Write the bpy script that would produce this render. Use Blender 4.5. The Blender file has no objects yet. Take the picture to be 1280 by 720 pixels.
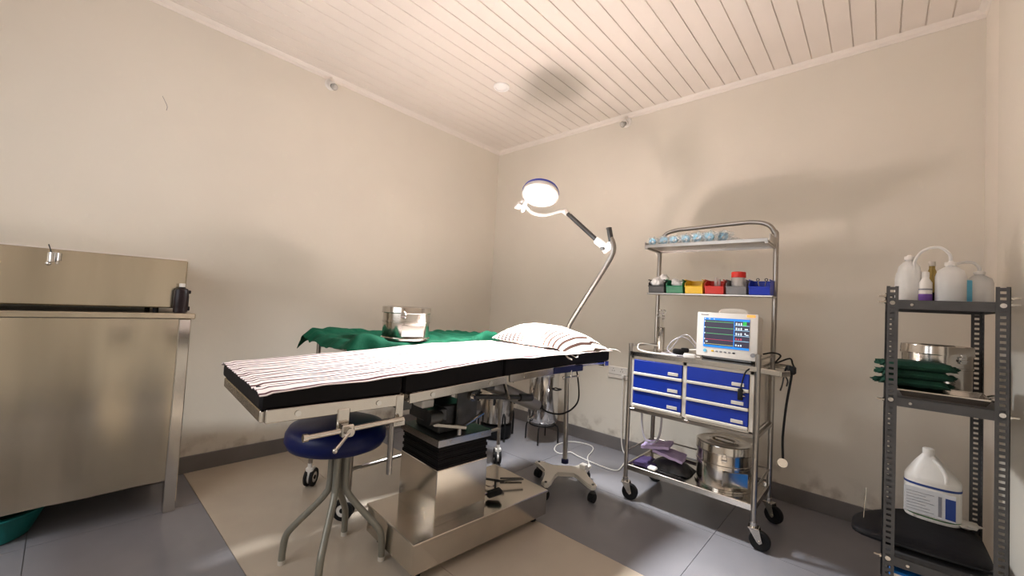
import bpy, bmesh, math, random
from mathutils import Vector, Matrix, noise
random.seed(7)
SC = bpy.context.scene
COL = SC.collection
PI = math.pi

# ------------------------------------------------------------------ camera
YAW, PITCH, ROLL, FPX = -.7365, .0395, .0554, 508.25
CAM = Vector((3.1363, -3.1279, 1.1402))
cy, sy, cp, sp = math.cos(YAW), math.sin(YAW), math.cos(PITCH), math.sin(PITCH)
fw = Vector((sy*cp, cy*cp, sp)); rt = Vector((cy, -sy, 0)); up = rt.cross(fw)
cr, sr = math.cos(ROLL), math.sin(ROLL)
r2 = rt*cr + up*sr; u2 = -rt*sr + up*cr
cd = bpy.data.cameras.new('camera'); cam = bpy.data.objects.new('camera', cd); COL.objects.link(cam)
cd.sensor_width = 36; cd.lens = FPX/1280*36; cd.clip_start = .02
mw = Matrix((r2, u2, -fw)).transposed().to_4x4(); mw.translation = CAM
cam.matrix_world = mw
SC.camera = cam

# ------------------------------------------------------------------ light, world, exposure
w = bpy.data.worlds.new('world'); SC.world = w; w.use_nodes = True
w.node_tree.nodes['Background'].inputs[0].default_value = (.75, .85, 1, 1)
w.node_tree.nodes['Background'].inputs[1].default_value = .6
SC.view_settings.view_transform = 'Standard'; SC.view_settings.look = 'None'
SC.view_settings.gamma = 1; SC.view_settings.use_curve_mapping = False
SC.view_settings.exposure = 0.0
SC.cycles.max_bounces = 10; SC.cycles.diffuse_bounces = 7; SC.cycles.sample_clamp_indirect = 0
SC.cycles.use_denoising = True; SC.cycles.use_guiding = True

def area_light(name, loc, direction, size, power, color, spread=PI, shape='DISK', size_y=None):
    d = bpy.data.lights.new(name, 'AREA'); o = bpy.data.objects.new(name, d); COL.objects.link(o)
    d.shape = shape; d.size = size
    if size_y: d.size_y = size_y
    d.energy = power; d.color = color; d.spread = spread
    o.location = loc; o.rotation_euler = Vector(direction).to_track_quat('-Z', 'Y').to_euler()
    return o
LAMP = Vector((1.49, -1.09, 1.85)); LN = Vector((.195, -.355, -.93)).normalized()
LAMP_POWER, LAMP_COLOR, LAMP_SPREAD = 21, (1, .97, .94), math.radians(78)
FOCUS_POWER, FOCUS_SPREAD = 43, math.radians(13)
SPILL_POWER, SPILL_COLOR, SPILL_SPREAD = 42, (.92, .96, 1), math.radians(136)   # the lamp head's focused LED field
WIN_POWER, WIN_COLOR = 18, (.95, .97, 1.0)
area_light('daylight_through_window', (1.5, -3.94, 1.55), (0, 1, -.05), 1.5, WIN_POWER, WIN_COLOR, shape='RECTANGLE', size_y=1.1)

# ------------------------------------------------------------------ materials
def mat(name, color, rough=.6, metal=0, spec=.5, noise_amt=0, noise_scale=8, bump=0, bump_scale=60, stretch=None,
        emit=None, estr=0, trans=0, alpha=1, ior=1.45, coat=0, dark=None, sheen=0, rough_var=0):
    m = bpy.data.materials.new(name); m.use_nodes = True
    nt = m.node_tree; b = nt.nodes['Principled BSDF']
    c = (*color, 1)
    b.inputs['Base Color'].default_value = c; b.inputs['Roughness'].default_value = rough
    b.inputs['Metallic'].default_value = metal; b.inputs['Specular IOR Level'].default_value = spec
    b.inputs['IOR'].default_value = ior; b.inputs['Transmission Weight'].default_value = trans
    b.inputs['Alpha'].default_value = alpha; b.inputs['Coat Weight'].default_value = coat
    b.inputs['Sheen Weight'].default_value = sheen
    if emit: b.inputs['Emission Color'].default_value = (*emit, 1); b.inputs['Emission Strength'].default_value = estr
    tc = nt.nodes.new('ShaderNodeTexCoord'); mp = nt.nodes.new('ShaderNodeMapping')
    nt.links.new(tc.outputs['Object'], mp.inputs['Vector'])
    if stretch: mp.inputs['Scale'].default_value = stretch
    n = nt.nodes.new('ShaderNodeTexNoise'); n.inputs['Scale'].default_value = noise_scale; n.inputs['Detail'].default_value = 4
    nt.links.new(mp.outputs[0], n.inputs['Vector'])
    mx = nt.nodes.new('ShaderNodeMix'); mx.data_type = 'RGBA'
    a = noise_amt or .03
    d = dark or tuple(x*(1-a) for x in color)
    mx.inputs[6].default_value = (*d, 1); mx.inputs[7].default_value = c
    ra = nt.nodes.new('ShaderNodeMapRange'); ra.inputs[1].default_value = .35; ra.inputs[2].default_value = .62
    nt.links.new(n.outputs['Fac'], ra.inputs[0]); nt.links.new(ra.outputs[0], mx.inputs[0])
    nt.links.new(mx.outputs[2], b.inputs['Base Color'])
    if rough_var:
        rr = nt.nodes.new('ShaderNodeMapRange'); rr.inputs[3].default_value = rough-rough_var; rr.inputs[4].default_value = rough+rough_var
        nt.links.new(n.outputs['Fac'], rr.inputs[0]); nt.links.new(rr.outputs[0], b.inputs['Roughness'])
    if bump:
        n2 = nt.nodes.new('ShaderNodeTexNoise'); n2.inputs['Scale'].default_value = bump_scale; n2.inputs['Detail'].default_value = 3
        nt.links.new(mp.outputs[0], n2.inputs['Vector'])
        bp = nt.nodes.new('ShaderNodeBump'); bp.inputs['Strength'].default_value = bump; bp.inputs['Distance'].default_value = .01
        nt.links.new(n2.outputs['Fac'], bp.inputs['Height']); nt.links.new(bp.outputs[0], b.inputs['Normal'])
    return m

M = {}
M['wall'] = mat('cream wall paint', (.72, .672, .59), .75, noise_amt=.05, noise_scale=1.2, bump=.12, bump_scale=14, spec=.25)
M['ceil'] = mat('pvc ceiling panel', (.75, .69, .63), .5, noise_amt=.03, noise_scale=3, spec=.3)
M['trim'] = mat('white pvc trim', (.78, .72, .66), .4)
M['base'] = mat('grey skirting tile', (.17, .155, .15), .35, noise_amt=.12, noise_scale=6)
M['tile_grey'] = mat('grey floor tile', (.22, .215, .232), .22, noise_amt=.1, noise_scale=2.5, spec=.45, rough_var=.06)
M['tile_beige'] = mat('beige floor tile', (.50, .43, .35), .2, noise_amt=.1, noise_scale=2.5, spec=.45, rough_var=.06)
M['grout'] = mat('tile joint', (.10, .09, .085), .8)
M['steel'] = mat('polished stainless steel', (.64, .60, .55), .16, 1, noise_amt=.12, noise_scale=5, rough_var=.06)
M['brushed'] = mat('brushed stainless sheet', (.58, .51, .40), .21, 1, noise_amt=.25, noise_scale=4, stretch=(1, 1, .12), bump=.8, bump_scale=2.6, rough_var=.07)
M['chrome'] = mat('chromed steel', (.66, .64, .62), .1, 1, noise_amt=.05)
M['tube'] = mat('satin steel tube', (.40, .37, .34), .28, 1, noise_amt=.1, noise_scale=14)
M['greytube'] = mat('grey painted tube', (.26, .25, .21), .4, .35, noise_amt=.1, noise_scale=20)
M['white_paint'] = mat('ivory enamel', (.70, .66, .60), .35, coat=.2)
M['white_plastic'] = mat('white plastic', (.78, .75, .71), .4)
M['disc_white'] = mat('bright white plastic', (.9, .89, .87), .4)
M['wall_pale'] = mat('paler wall strip', (.80, .74, .66), .7, noise_amt=.04, noise_scale=2, bump=.1, bump_scale=14, spec=.25)
M['cream_plastic'] = mat('cream plastic', (.66, .61, .54), .45)
M['black'] = mat('black rubber', (.010, .010, .011), .6, spec=.25, noise_amt=.2)
M['black_vinyl'] = mat('black vinyl', (.006, .005, .006), .6, spec=.18, noise_amt=.2, bump=.1, bump_scale=30)
M['blue_vinyl'] = mat('navy vinyl', (.004, .009, .075), .4, spec=.3, noise_amt=.25, bump=.1, bump_scale=18)
M['blue_paint'] = mat('blue drawer front', (.004, .03, .34), .4, noise_amt=.1, bump=.08, bump_scale=8)
M['blue_part'] = mat('dark blue plastic', (.008, .012, .07), .4)
M['green_cloth'] = mat('green surgical cloth', (.0015, .062, .030), .85, noise_amt=.2, noise_scale=12, bump=.2, bump_scale=40, spec=.2)
M['green_dark'] = mat('dark green cotton', (.003, .045, .024), .9, noise_amt=.25, noise_scale=20, bump=.3, bump_scale=80)
M['teal'] = mat('teal plastic', (.004, .13, .12), .45)
M['rack'] = mat('dark grey rack paint', (.085, .083, .085), .5, .3, noise_amt=.15, noise_scale=20)
M['gunmetal'] = mat('dark machined metal', (.10, .10, .10), .38, .85, noise_amt=.2, noise_scale=20)
M['grey_cyl'] = mat('grey actuator paint', (.30, .29, .28), .35, .6)
M['brown'] = mat('dark brown bottle', (.012, .005, .006), .35, spec=.3)
M['paper'] = mat('paper label', (.62, .62, .64), .7)
M['paper2'] = mat('cream label plate', (.62, .58, .52), .5)
M['cotton'] = mat('cotton wool', (.88, .87, .86), .95, bump=.6, bump_scale=60)
M['poly'] = mat('milky polythene', (.90, .89, .87), .35, trans=.2, alpha=.9)
M['poly_clear'] = mat('thin milky polythene', (.84, .82, .80), .3, trans=.3, alpha=.6)
M['poly_bag'] = mat('clear plastic film', (.85, .9, .93), .12, alpha=.30, spec=1.0, bump=.6, bump_scale=60)
M['liquid'] = mat('pale blue liquid', (.36, .47, .58), .2, alpha=.75)
M['mask_blue'] = mat('pale blue mask disc', (.16, .55, .80), .6)
M['amber'] = mat('amber plastic', (.42, .30, .08), .25, alpha=.9)
M['purple'] = mat('lilac cloth', (.48, .38, .60), .85, noise_amt=.15, noise_scale=6, bump=.3, bump_scale=25)
M['purple_label'] = mat('violet label', (.16, .06, .32), .6)
M['dkpurple'] = mat('dark purple cloth', (.05, .03, .10), .85)
M['bagblack'] = mat('black bag film', (.03, .028, .03), .4, bump=.5, bump_scale=20)
M['bluepack'] = mat('blue packet', (.01, .17, .55), .4)
M['red'] = mat('red plastic', (.62, .03, .02), .4)
M['yellow'] = mat('yellow plastic', (.80, .50, .01), .4)
M['green_p'] = mat('green plastic', (.005, .19, .08), .4)
M['grey_p'] = mat('grey plastic', (.22, .22, .23), .45)
M['blue_p'] = mat('blue plastic', (.01, .04, .50), .4)
M['black_p'] = mat('black plastic', (.015, .015, .016), .4)
M['hose'] = mat('clear hose', (.55, .52, .56), .25, alpha=.75)
M['lens'] = mat('lamp diffuser', (.9, .9, .9), .4, emit=(1, .97, .93), estr=14)
M['socket_dark'] = mat('dark lamp socket', (.05, .04, .035), .4)
M['glassbulb'] = mat('clear bulb glass', (.8, .78, .74), .08, alpha=.45, spec=.9)
M['violet_label'] = M['purple_label']
M['navy_print'] = mat('navy print', (.02, .05, .22), .5)
M['green_print'] = mat('green print', (.05, .16, .05), .5)
M['grey_print'] = mat('grey print', (.22, .22, .25), .6)
def emat(name, c, s):
    return mat(name, tuple(x*.2 for x in c), .3, emit=c, estr=s)
M['scr_dark'] = emat('screen black', (.035, .028, .055), 1)
M['scr_blue'] = emat('screen blue', (.01, .26, .85), 1)
M['scr_green'] = emat('screen green', (.12, .55, .20), 1)
M['scr_brightgreen'] = emat('screen bright green', (.02, .8, .08), 1)
M['scr_red'] = emat('screen red', (.6, .05, .12), 1)
M['scr_yellow'] = emat('screen yellow', (.6, .6, .25), 1)
M['scr_white'] = emat('screen white', (.75, .85, .95), 1)
M['scr_cyan'] = emat('screen cyan', (.35, .6, .8), 1)
M['alarm'] = emat('orange alarm light', (1, .42, .08), 1.1)

def striped(name, axis, period, light, dark, wob=.006, duty=.28):
    m = bpy.data.materials.new(name); m.use_nodes = True; nt = m.node_tree; b = nt.nodes['Principled BSDF']
    b.inputs['Roughness'].default_value = .9; b.inputs['Specular IOR Level'].default_value = .15
    tc = nt.nodes.new('ShaderNodeTexCoord'); sx = nt.nodes.new('ShaderNodeSeparateXYZ')
    nt.links.new(tc.outputs['Object'], sx.inputs[0])
    n = nt.nodes.new('ShaderNodeTexNoise'); n.inputs['Scale'].default_value = 6; nt.links.new(tc.outputs['Object'], n.inputs['Vector'])
    def math_(op, a, bb):
        q = nt.nodes.new('ShaderNodeMath'); q.operation = op
        for i, v in enumerate((a, bb)):
            if v is None: continue
            if isinstance(v, (int, float)): q.inputs[i].default_value = v
            else: nt.links.new(v, q.inputs[i])
        return q.outputs[0]
    v = math_('ADD', sx.outputs[axis], math_('MULTIPLY', n.outputs['Fac'], wob*2))
    f = math_('FRACT', math_('DIVIDE', math_('ADD', v, 5.0), period), None)
    d = math_('ABSOLUTE', math_('SUBTRACT', f, .5), None)          # 0 at stripe centre
    mr = nt.nodes.new('ShaderNodeMapRange'); mr.inputs[1].default_value = duty/2-.04; mr.inputs[2].default_value = duty/2+.04
    nt.links.new(d, mr.inputs[0])
    mx = nt.nodes.new('ShaderNodeMix'); mx.data_type = 'RGBA'; mx.inputs[6].default_value = (*dark, 1); mx.inputs[7].default_value = (*light, 1)
    nt.links.new(mr.outputs[0], mx.inputs[0]); nt.links.new(mx.outputs[2], b.inputs['Base Color'])
    n2 = nt.nodes.new('ShaderNodeTexNoise'); n2.inputs['Scale'].default_value = 14; nt.links.new(tc.outputs['Object'], n2.inputs['Vector'])
    bp = nt.nodes.new('ShaderNodeBump'); bp.inputs['Strength'].default_value = .25; bp.inputs['Distance'].default_value = .01
    nt.links.new(n2.outputs['Fac'], bp.inputs['Height']); nt.links.new(bp.outputs[0], b.inputs['Normal'])
    return m
M['sheet'] = striped('striped cotton sheet', 0, .034, (.80, .70, .67), (.085, .030, .034), .012, .36)
M['pillow'] = striped('striped pillow ticking', 0, .034, (.74, .68, .58), (.035, .013, .008), .004, .42)

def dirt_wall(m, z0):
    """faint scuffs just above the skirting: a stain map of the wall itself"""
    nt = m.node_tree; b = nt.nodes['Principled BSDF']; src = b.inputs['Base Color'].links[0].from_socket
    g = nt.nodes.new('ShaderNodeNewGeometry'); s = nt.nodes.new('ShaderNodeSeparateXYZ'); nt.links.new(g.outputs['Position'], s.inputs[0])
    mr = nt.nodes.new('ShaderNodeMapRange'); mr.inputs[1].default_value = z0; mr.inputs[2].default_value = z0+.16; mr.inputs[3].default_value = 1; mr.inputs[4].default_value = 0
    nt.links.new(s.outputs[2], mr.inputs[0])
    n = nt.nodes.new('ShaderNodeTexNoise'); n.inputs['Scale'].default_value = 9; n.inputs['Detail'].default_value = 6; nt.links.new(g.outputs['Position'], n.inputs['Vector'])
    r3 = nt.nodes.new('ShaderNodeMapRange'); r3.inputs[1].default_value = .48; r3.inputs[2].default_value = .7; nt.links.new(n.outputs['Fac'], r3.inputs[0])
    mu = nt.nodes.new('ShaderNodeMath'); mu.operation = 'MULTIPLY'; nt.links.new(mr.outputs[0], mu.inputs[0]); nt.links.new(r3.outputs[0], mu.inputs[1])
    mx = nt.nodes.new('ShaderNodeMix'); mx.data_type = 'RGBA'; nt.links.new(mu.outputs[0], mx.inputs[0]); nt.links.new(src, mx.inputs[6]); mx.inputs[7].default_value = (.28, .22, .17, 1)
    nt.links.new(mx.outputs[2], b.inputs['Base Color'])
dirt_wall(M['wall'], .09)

# ------------------------------------------------------------------ mesh builder
class MB:
    def __init__(s): s.bm = bmesh.new()
    def box(s, x0, x1, y0, y1, z0, z1, bevel=0, rot=None, c=None, seg=1):
        g = bmesh.ops.create_cube(s.bm, size=1)['verts']
        cx, cyy, cz = (x0+x1)/2, (y0+y1)/2, (z0+z1)/2
        for v in g: v.co = Vector((v.co.x*(x1-x0), v.co.y*(y1-y0), v.co.z*(z1-z0)))
        if bevel:
            e = list({e for v in g for e in v.link_edges})
            r = bmesh.ops.bevel(s.bm, geom=e, offset=bevel, segments=seg, affect='EDGES', profile=.5)
            g = list({v for f in r['faces'] for v in f.verts} | {v for v in g if v.is_valid})
        mt = Matrix.Translation((cx, cyy, cz))
        if rot is not None: mt = mt @ rot.to_4x4()
        for v in g: v.co = mt @ v.co
        return s
    def bar(s, p, q, wdt, h, bevel=0, upv=(0, 0, 1)):
        p, q = Vector(p), Vector(q); d = q-p; z = d.normalized(); x = Vector(upv).cross(z)
        if x.length < 1e-4: x = Vector((1, 0, 0)).cross(z)
        x.normalize(); y = z.cross(x)
        c = (p+q)/2; L = d.length
        R = Matrix((x, y, z)).transposed()
        return s.box(c.x-wdt/2, c.x+wdt/2, c.y-h/2, c.y+h/2, c.z-L/2, c.z+L/2, bevel, R)
    def cyl(s, p, q, r, r1=None, seg=20, cap=True):
        p, q = Vector(p), Vector(q); d = q-p
        if r1 is None: r1 = r
        g = bmesh.ops.create_cone(s.bm, cap_ends=cap, segments=seg, radius1=r, radius2=r1, depth=d.length)['verts']
        mt = Matrix.Translation((p+q)/2) @ d.to_track_quat('Z', 'Y').to_matrix().to_4x4()
        for v in g: v.co = mt @ v.co
        return s
    def tube(s, pts, r, seg=8, smooth=True, n=6, closed=False, flat=1.0):
        P = [Vector(a) for a in pts]
        if smooth and len(P) > 2:
            Q = []; m = len(P)
            for i in range(m if closed else m-1):
                a = P[(i-1) % m] if (closed or i) else P[0]*2-P[1]
                b, c = P[i], P[(i+1) % m]
                d = P[(i+2) % m] if (closed or i+2 < m) else P[-1]*2-P[-2]
                for k in range(n):
                    t = k/n
                    Q.append(.5*((2*b)+(c-a)*t+(2*a-5*b+4*c-d)*t*t+(3*b-a-3*c+d)*t**3))
            if not closed: Q.append(P[-1])
            P = Q
        rings = []; nrm = None
        for i, p in enumerate(P):
            if closed: t = (P[(i+1) % len(P)]-P[i-1]).normalized()
            else: t = (P[min(i+1, len(P)-1)]-P[max(i-1, 0)]).normalized()
            if nrm is None:
                nrm = t.cross(Vector((0, 0, 1)))
                if nrm.length < .05: nrm = t.cross(Vector((0, 1, 0)))
            nrm = (nrm-t*nrm.dot(t)).normalized(); bi = t.cross(nrm)
            rr = r[i] if isinstance(r, list) else r
            rings.append([s.bm.verts.new(p+nrm*math.cos(a)*rr+bi*math.sin(a)*rr*flat) for a in [2*PI*k/seg for k in range(seg)]])
        m = len(rings)
        for i in range(m if closed else m-1):
            A, B = rings[i], rings[(i+1) % m]
            for k in range(seg): s.bm.faces.new((A[k], A[(k+1) % seg], B[(k+1) % seg], B[k]))
        if not closed:
            s.bm.faces.new(rings[0][::-1]); s.bm.faces.new(rings[-1])
        return s
    def lathe(s, prof, c=(0, 0, 0), seg=32, sx=1, sy=1, rot=None):
        c = Vector(c); rings = []
        R = rot or Matrix.Identity(3)
        for r, z in prof:
            if r < 1e-5: rings.append([s.bm.verts.new(c+R@Vector((0, 0, z)))])
            else: rings.append([s.bm.verts.new(c+R@Vector((r*sx*math.cos(2*PI*k/seg), r*sy*math.sin(2*PI*k/seg), z))) for k in range(seg)])
        for A, B in zip(rings, rings[1:]):
            for k in range(seg):
                l = (k+1) % seg
                if len(A) == 1 and len(B) > 1: s.bm.faces.new((A[0], B[l], B[k])) if False else s.bm.faces.new((A[0], B[k], B[l])[::-1])
                elif len(B) == 1 and len(A) > 1: s.bm.faces.new((A[k], A[l], B[0]))
                elif len(A) > 1: s.bm.faces.new((A[k], A[l], B[l], B[k]))
        return s
    def prism(s, poly, z0, z1, mt=None, bevel=0):
        mt = mt or Matrix.Identity(4)
        a = [s.bm.verts.new(Vector((x, y, z0))) for x, y in poly]; b = [s.bm.verts.new(Vector((x, y, z1))) for x, y in poly]
        f = [s.bm.faces.new(a[::-1]), s.bm.faces.new(b)]; n = len(a)
        for i in range(n): f.append(s.bm.faces.new((a[i], a[(i+1) % n], b[(i+1) % n], b[i])))
        vs = a+b
        if bevel:
            e = list({e for e in f[0].edges} | {e for e in f[1].edges})
            r = bmesh.ops.bevel(s.bm, geom=e, offset=bevel, segments=2, affect='EDGES')
            vs = list({v for ff in r['faces'] for v in ff.verts} | {v for v in vs if v.is_valid})
        for v in vs: v.co = mt @ v.co
        return s
    def ball(s, c, r, sx=1, sy=1, sz=1, seg=16, jit=0):
        g = bmesh.ops.create_icosphere(s.bm, subdivisions=3 if seg > 12 else 2, radius=1)['verts']
        for v in g:
            k = 1+jit*noise.noise(v.co*2.1+Vector(c)*31)
            v.co = Vector((c[0]+v.co.x*r*sx*k, c[1]+v.co.y*r*sy*k, c[2]+v.co.z*r*sz*k))
        return s
    def grid(s, nx, ny, fn, thick=0, wrap=False):
        V = [[s.bm.verts.new(Vector(fn(i/nx, j/ny))) for j in range(ny+1)] for i in range(nx+1)]
        F = []
        for i in range(nx):
            for j in range(ny): F.append(s.bm.faces.new((V[i][j], V[i+1][j], V[i+1][j+1], V[i][j+1])))
        if thick:
            s.bm.normal_update()
            bmesh.ops.solidify(s.bm, geom=F, thickness=thick)
        return s
    def build(s, name, m, parent=None, smooth=35, world_of=None):
        me = bpy.data.meshes.new(name)
        bmesh.ops.recalc_face_normals(s.bm, faces=s.bm.faces)
        if world_of is not None: s.bm.transform(world_of.matrix_basis.inverted())
        s.bm.to_mesh(me); s.bm.free()
        o = bpy.data.objects.new(name, me); COL.objects.link(o)
        me.materials.append(M[m] if isinstance(m, str) else m)
        me.shade_smooth(); me.set_sharp_from_angle(angle=math.radians(smooth))
        if parent: o.parent = parent
        return o

def thing(name, label, cat, loc=(0, 0, 0), rotz=0, group=None):
    o = bpy.data.objects.new(name, None); COL.objects.link(o); o.empty_display_size = .05
    o.location = loc; o.rotation_euler = (0, 0, rotz); o['label'] = label; o['category'] = cat
    if group: o['group'] = group
    bpy.context.view_layer.update()
    return o
def tag(o, label, cat, group=None):
    o['label'] = label; o['category'] = cat
    if group: o['group'] = group
    return o
def recenter(o, loc):
    """move a lone mesh's origin to loc (built in world coordinates)"""
    o.data.transform(Matrix.Translation(-Vector(loc))); o.location = loc; return o
def copy_tree(o, parent=None):
    c = o.copy(); COL.objects.link(c)
    if parent: c.parent = parent
    for ch in list(o.children): copy_tree(ch, c)
    return c
def part(root, name, mb, m, parent=None, label=None, smooth=35):
    """mb is in world coordinates; root carries location and z rotation"""
    o = mb.build(name, m, parent or root, smooth, world_of=root)
    if label: o['label'] = label
    return o
def lpart(root, name, mb, m, parent=None, label=None, smooth=35):
    o = mb.build(name, m, parent or root, smooth)
    if label: o['label'] = label
    return o
def struct(name, mb, m, parent=None):
    o = mb.build(name, m, parent)
    if not parent: o['kind'] = 'structure'
    return o

# ------------------------------------------------------------------ room shell  (x 0..3.53, y -4..0, z 0..2.8)
W, D, H = 3.53, 4.0, 2.8
struct('wall_left', MB().box(-.12, 0, -D-.12, .12, -.05, H+.1), 'wall')
struct('wall_back', MB().box(0, W+.12, 0, .12, -.05, H+.1), 'wall')
wr = MB().box(W, W+.12, -D-.12, 0, -.05, H+.1)
struct('wall_right', wr, 'wall')
wf = MB()   # front wall with a window opening behind the camera
wf.box(0, .75, -D-.12, -D, -.05, H+.1).box(2.25, W, -D-.12, -D, -.05, H+.1).box(.75, 2.25, -D-.12, -D, -.05, 1.0).box(.75, 2.25, -D-.12, -D, 2.1, H+.1)
struct('wall_front', wf, 'wall')
wn = struct('window_1', MB().box(.75, .79, -D-.08, -D-.03, 1, 2.1).box(2.21, 2.25, -D-.08, -D-.03, 1, 2.1).box(.79, 2.21, -D-.08, -D-.03, 1, 1.04).box(.79, 2.21, -D-.08, -D-.03, 2.06, 2.1).box(1.48, 1.52, -D-.08, -D-.03, 1.04, 2.06), 'trim')
struct('trim_5', MB().box(W-.004, W, -.42, 0, .1, H-.03), 'wall_pale')  # strip beside the back corner, coloured paler than the rest of the wall
struct('trim_4', MB().box(W-.02, W, -D, -.42, 0, H, .004), 'wall')

floor = struct('floor', MB().box(-.12, W+.12, -D-.12, .12, -.06, -.004), 'grout')
def tiles(y0, y1, xs, m):
    for a, b in zip(xs, xs[1:]):
        if b <= 0 or a >= W: continue
        a, b = max(a, 0), min(b, W); g = .0012
        MB().box(a+g, b-g, y0+g, y1-g, -.006, 0).build('tile', m, floor)
xa = [-.07+.6*0, .11, .71, 1.31, 1.91, 2.51, 3.11, 3.71]
xa2 = [.11-1.2, .11, 1.31, 2.51, 3.71]
tiles(-.76, 0, xa2, 'tile_grey'); tiles(-1.36, -.76, xa2, 'tile_grey')
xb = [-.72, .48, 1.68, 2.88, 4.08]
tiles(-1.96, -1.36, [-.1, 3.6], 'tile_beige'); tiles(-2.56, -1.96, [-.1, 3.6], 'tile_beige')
tiles(-3.16, -2.56, [-.1, .48, 3.6], 'tile_grey'); tiles(-4.0, -3.16, [-.1, .48, 3.6], 'tile_grey')

ceil = struct('ceiling', MB().box(-.12, W+.12, -D-.12, .12, H+.007, H+.1), 'ceil')
x = 0.0; k = 0
pw = .1016
x0 = (.7076*2.8) % pw - pw
prof = None
pm = None
while x0 < W:
    a, b = max(x0, 0), min(x0+pw, W)
    if b-a > .005:
        if b-a > pw-.001 and pm:
            o = bpy.data.objects.new('plank', pm); COL.objects.link(o); o.parent = ceil; o.location = (a, 0, 0)
        else:
            mb = MB(); g = .0024
            mb.box(g, b-a-g, -D, 0, H, H+.0072, .002)
            o = mb.build('plank', 'ceil', ceil); o.location = (a, 0, 0)
            if b-a > pw-.001: pm = o.data
    x0 += pw
def cornice(name, p, q, inn):
    mb = MB(); p, q, inn = Vector(p), Vector(q), Vector(inn)
    sh = [(0, 0), (0, -.035), (.006, -.035), (.012, -.018), (.03, -.008), (.035, 0)]
    a = [mb.bm.verts.new(p+inn*u+Vector((0, 0, v))) for u, v in sh]; b = [mb.bm.verts.new(q+inn*u+Vector((0, 0, v))) for u, v in sh]
    n = len(a); mb.bm.faces.new(a); mb.bm.faces.new(b[::-1])
    for i in range(n): mb.bm.faces.new((a[i], b[i], b[(i+1) % n], a[(i+1) % n]))
    return struct(name, mb, 'trim')
cornice('trim_1', (0, -D, H), (0, 0, H), (1, 0, 0))
cornice('trim_2', (0, 0, H), (W, 0, H), (0, -1, 0))
cornice('trim_3', (W, -.42, H), (W, 0, H), (-1, 0, 0))
def skirting(name, x0, x1, y0, y1): return struct(name, MB().box(x0, x1, y0, y1, 0, .1, .002), 'base')
skirting('baseboard_left', 0, .012, -D, 0); skirting('baseboard_back', 0.012, W, -.012, 0); skirting('baseboard_right', W-.032, W-.02, -D, -.42)

ck_ = MB().tube([(.0005, -2.809, 2.244), (.0005, -2.797, 2.221), (.0005, -2.784, 2.192), (.0005, -2.786, 2.167)], .0012, 5)
struct('wall_crack', ck_, 'base')  # thin dark crack mark on the left wall, not a moulding
# round ceiling light (off) and two lamp holders
t = thing('ceiling_light', 'small round white ceiling disc light, switched off, on the plank ceiling', 'light', (.964, -.977, 2.8))
lpart(t, 'rim', MB().lathe([(0, 0), (.060, 0), (.062, -.008), (.056, -.016), (.048, -.016), (.046, -.008), (0, -.008)]), 'disc_white')
lpart(t, 'diffuser', MB().lathe([(0, -.009), (.045, -.009), (.036, -.016), (0, -.02)]), 'disc_white')
def bulb_holder(loc, rotz, label):
    t = thing('lamp_holder', label, 'light', loc, rotz, 'bare lamp holders high on the walls')
    lpart(t, 'backplate', MB().lathe([(0, 0), (.034, 0), (.034, .006), (.028, .012), (0, .012)], rot=Matrix.Rotation(-PI/2, 3, 'X')), 'white_plastic')
    s = Matrix.Rotation(-PI/2-.5, 3, 'X')
    so = lpart(t, 'socket', MB().lathe([(0, 0), (.017, 0), (.019, .03), (.021, .032), (.021, .04), (.012, .04), (.012, .03), (0, .03)], rot=s), 'white_plastic')
    lpart(t, 'socket_mouth', MB().lathe([(0, .031), (.014, .031), (.014, .042), (.008, .046), (0, .046)], rot=s), 'socket_dark', so, label='dark open socket mouth')
    lpart(t, 'bulb', MB().lathe([(0, .046), (.012, .046), (.018, .06), (.02, .072), (.014, .086), (0, .09)], rot=s, seg=20), 'glassbulb', so, label='small clear bulb')
    t.scale = (1.25, 1.25, 1.25)
    lpart(t, 'conduit', MB().cyl((0, .009, .02), (0, .009, .055), .009, seg=10), 'trim')
    return t
bulb_holder((0, -1.86, 2.735), -PI/2, 'white bare lamp holder on the left wall, just below the ceiling')
bulb_holder((1.518, -.0, 2.735), PI, 'white bare lamp holder on the back wall above the surgical lamp')

# ------------------------------------------------------------------ steel counter on the left
t = thing('steel_counter', 'large brushed steel counter with a plain front panel along the left wall', 'counter', (.27, -3.3, 0))
part(t, 'worktop', MB().box(.02, .51, -3.98, -2.655, .972, 1.0, .004), 'brushed', label='folded steel worktop edge')
part(t, 'front_panel', MB().grid(70, 20, lambda a, b: (.488+.006*noise.noise(Vector((a*9, b*.8, 3)))+.0035*math.sin(a*26+b*1.2), -3.97+a*1.25, .16+b*.81), thick=.004), 'brushed')
part(t, 'side_panel', MB().box(.06, .46, -2.685, -2.68, .16, .972), 'brushed')
for y in (-2.72, -3.97):
    part(t, 'leg', MB().box(.455, .503, y, y+.05, 0, .972, .004), 'steel')
    part(t, 'leg', MB().box(.03, .078, y, y+.05, 0, .972, .004), 'steel')
part(t, 'bottom_shelf', MB().box(.06, .47, -3.93, -2.7, .155, .165), 'brushed')
t = thing('steel_case', 'long low steel case with a wired latch standing on the steel counter', 'case', (.23, -3.3, 1.0))
part(t, 'body', MB().box(.04, .42, -3.9, -2.69, 1.022, 1.272, .006), 'brushed')
for y in (-3.6, -2.8):
    for xx in (.08, .38): part(t, 'foot', MB().cyl((xx, y, 1.0), (xx, y, 1.023), .012, seg=12), 'black')
part(t, 'back_flange', MB().box(.0, .012, -3.9, -2.63, 1.02, 1.30, .002), 'trim', label='pale rim behind the case')
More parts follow.
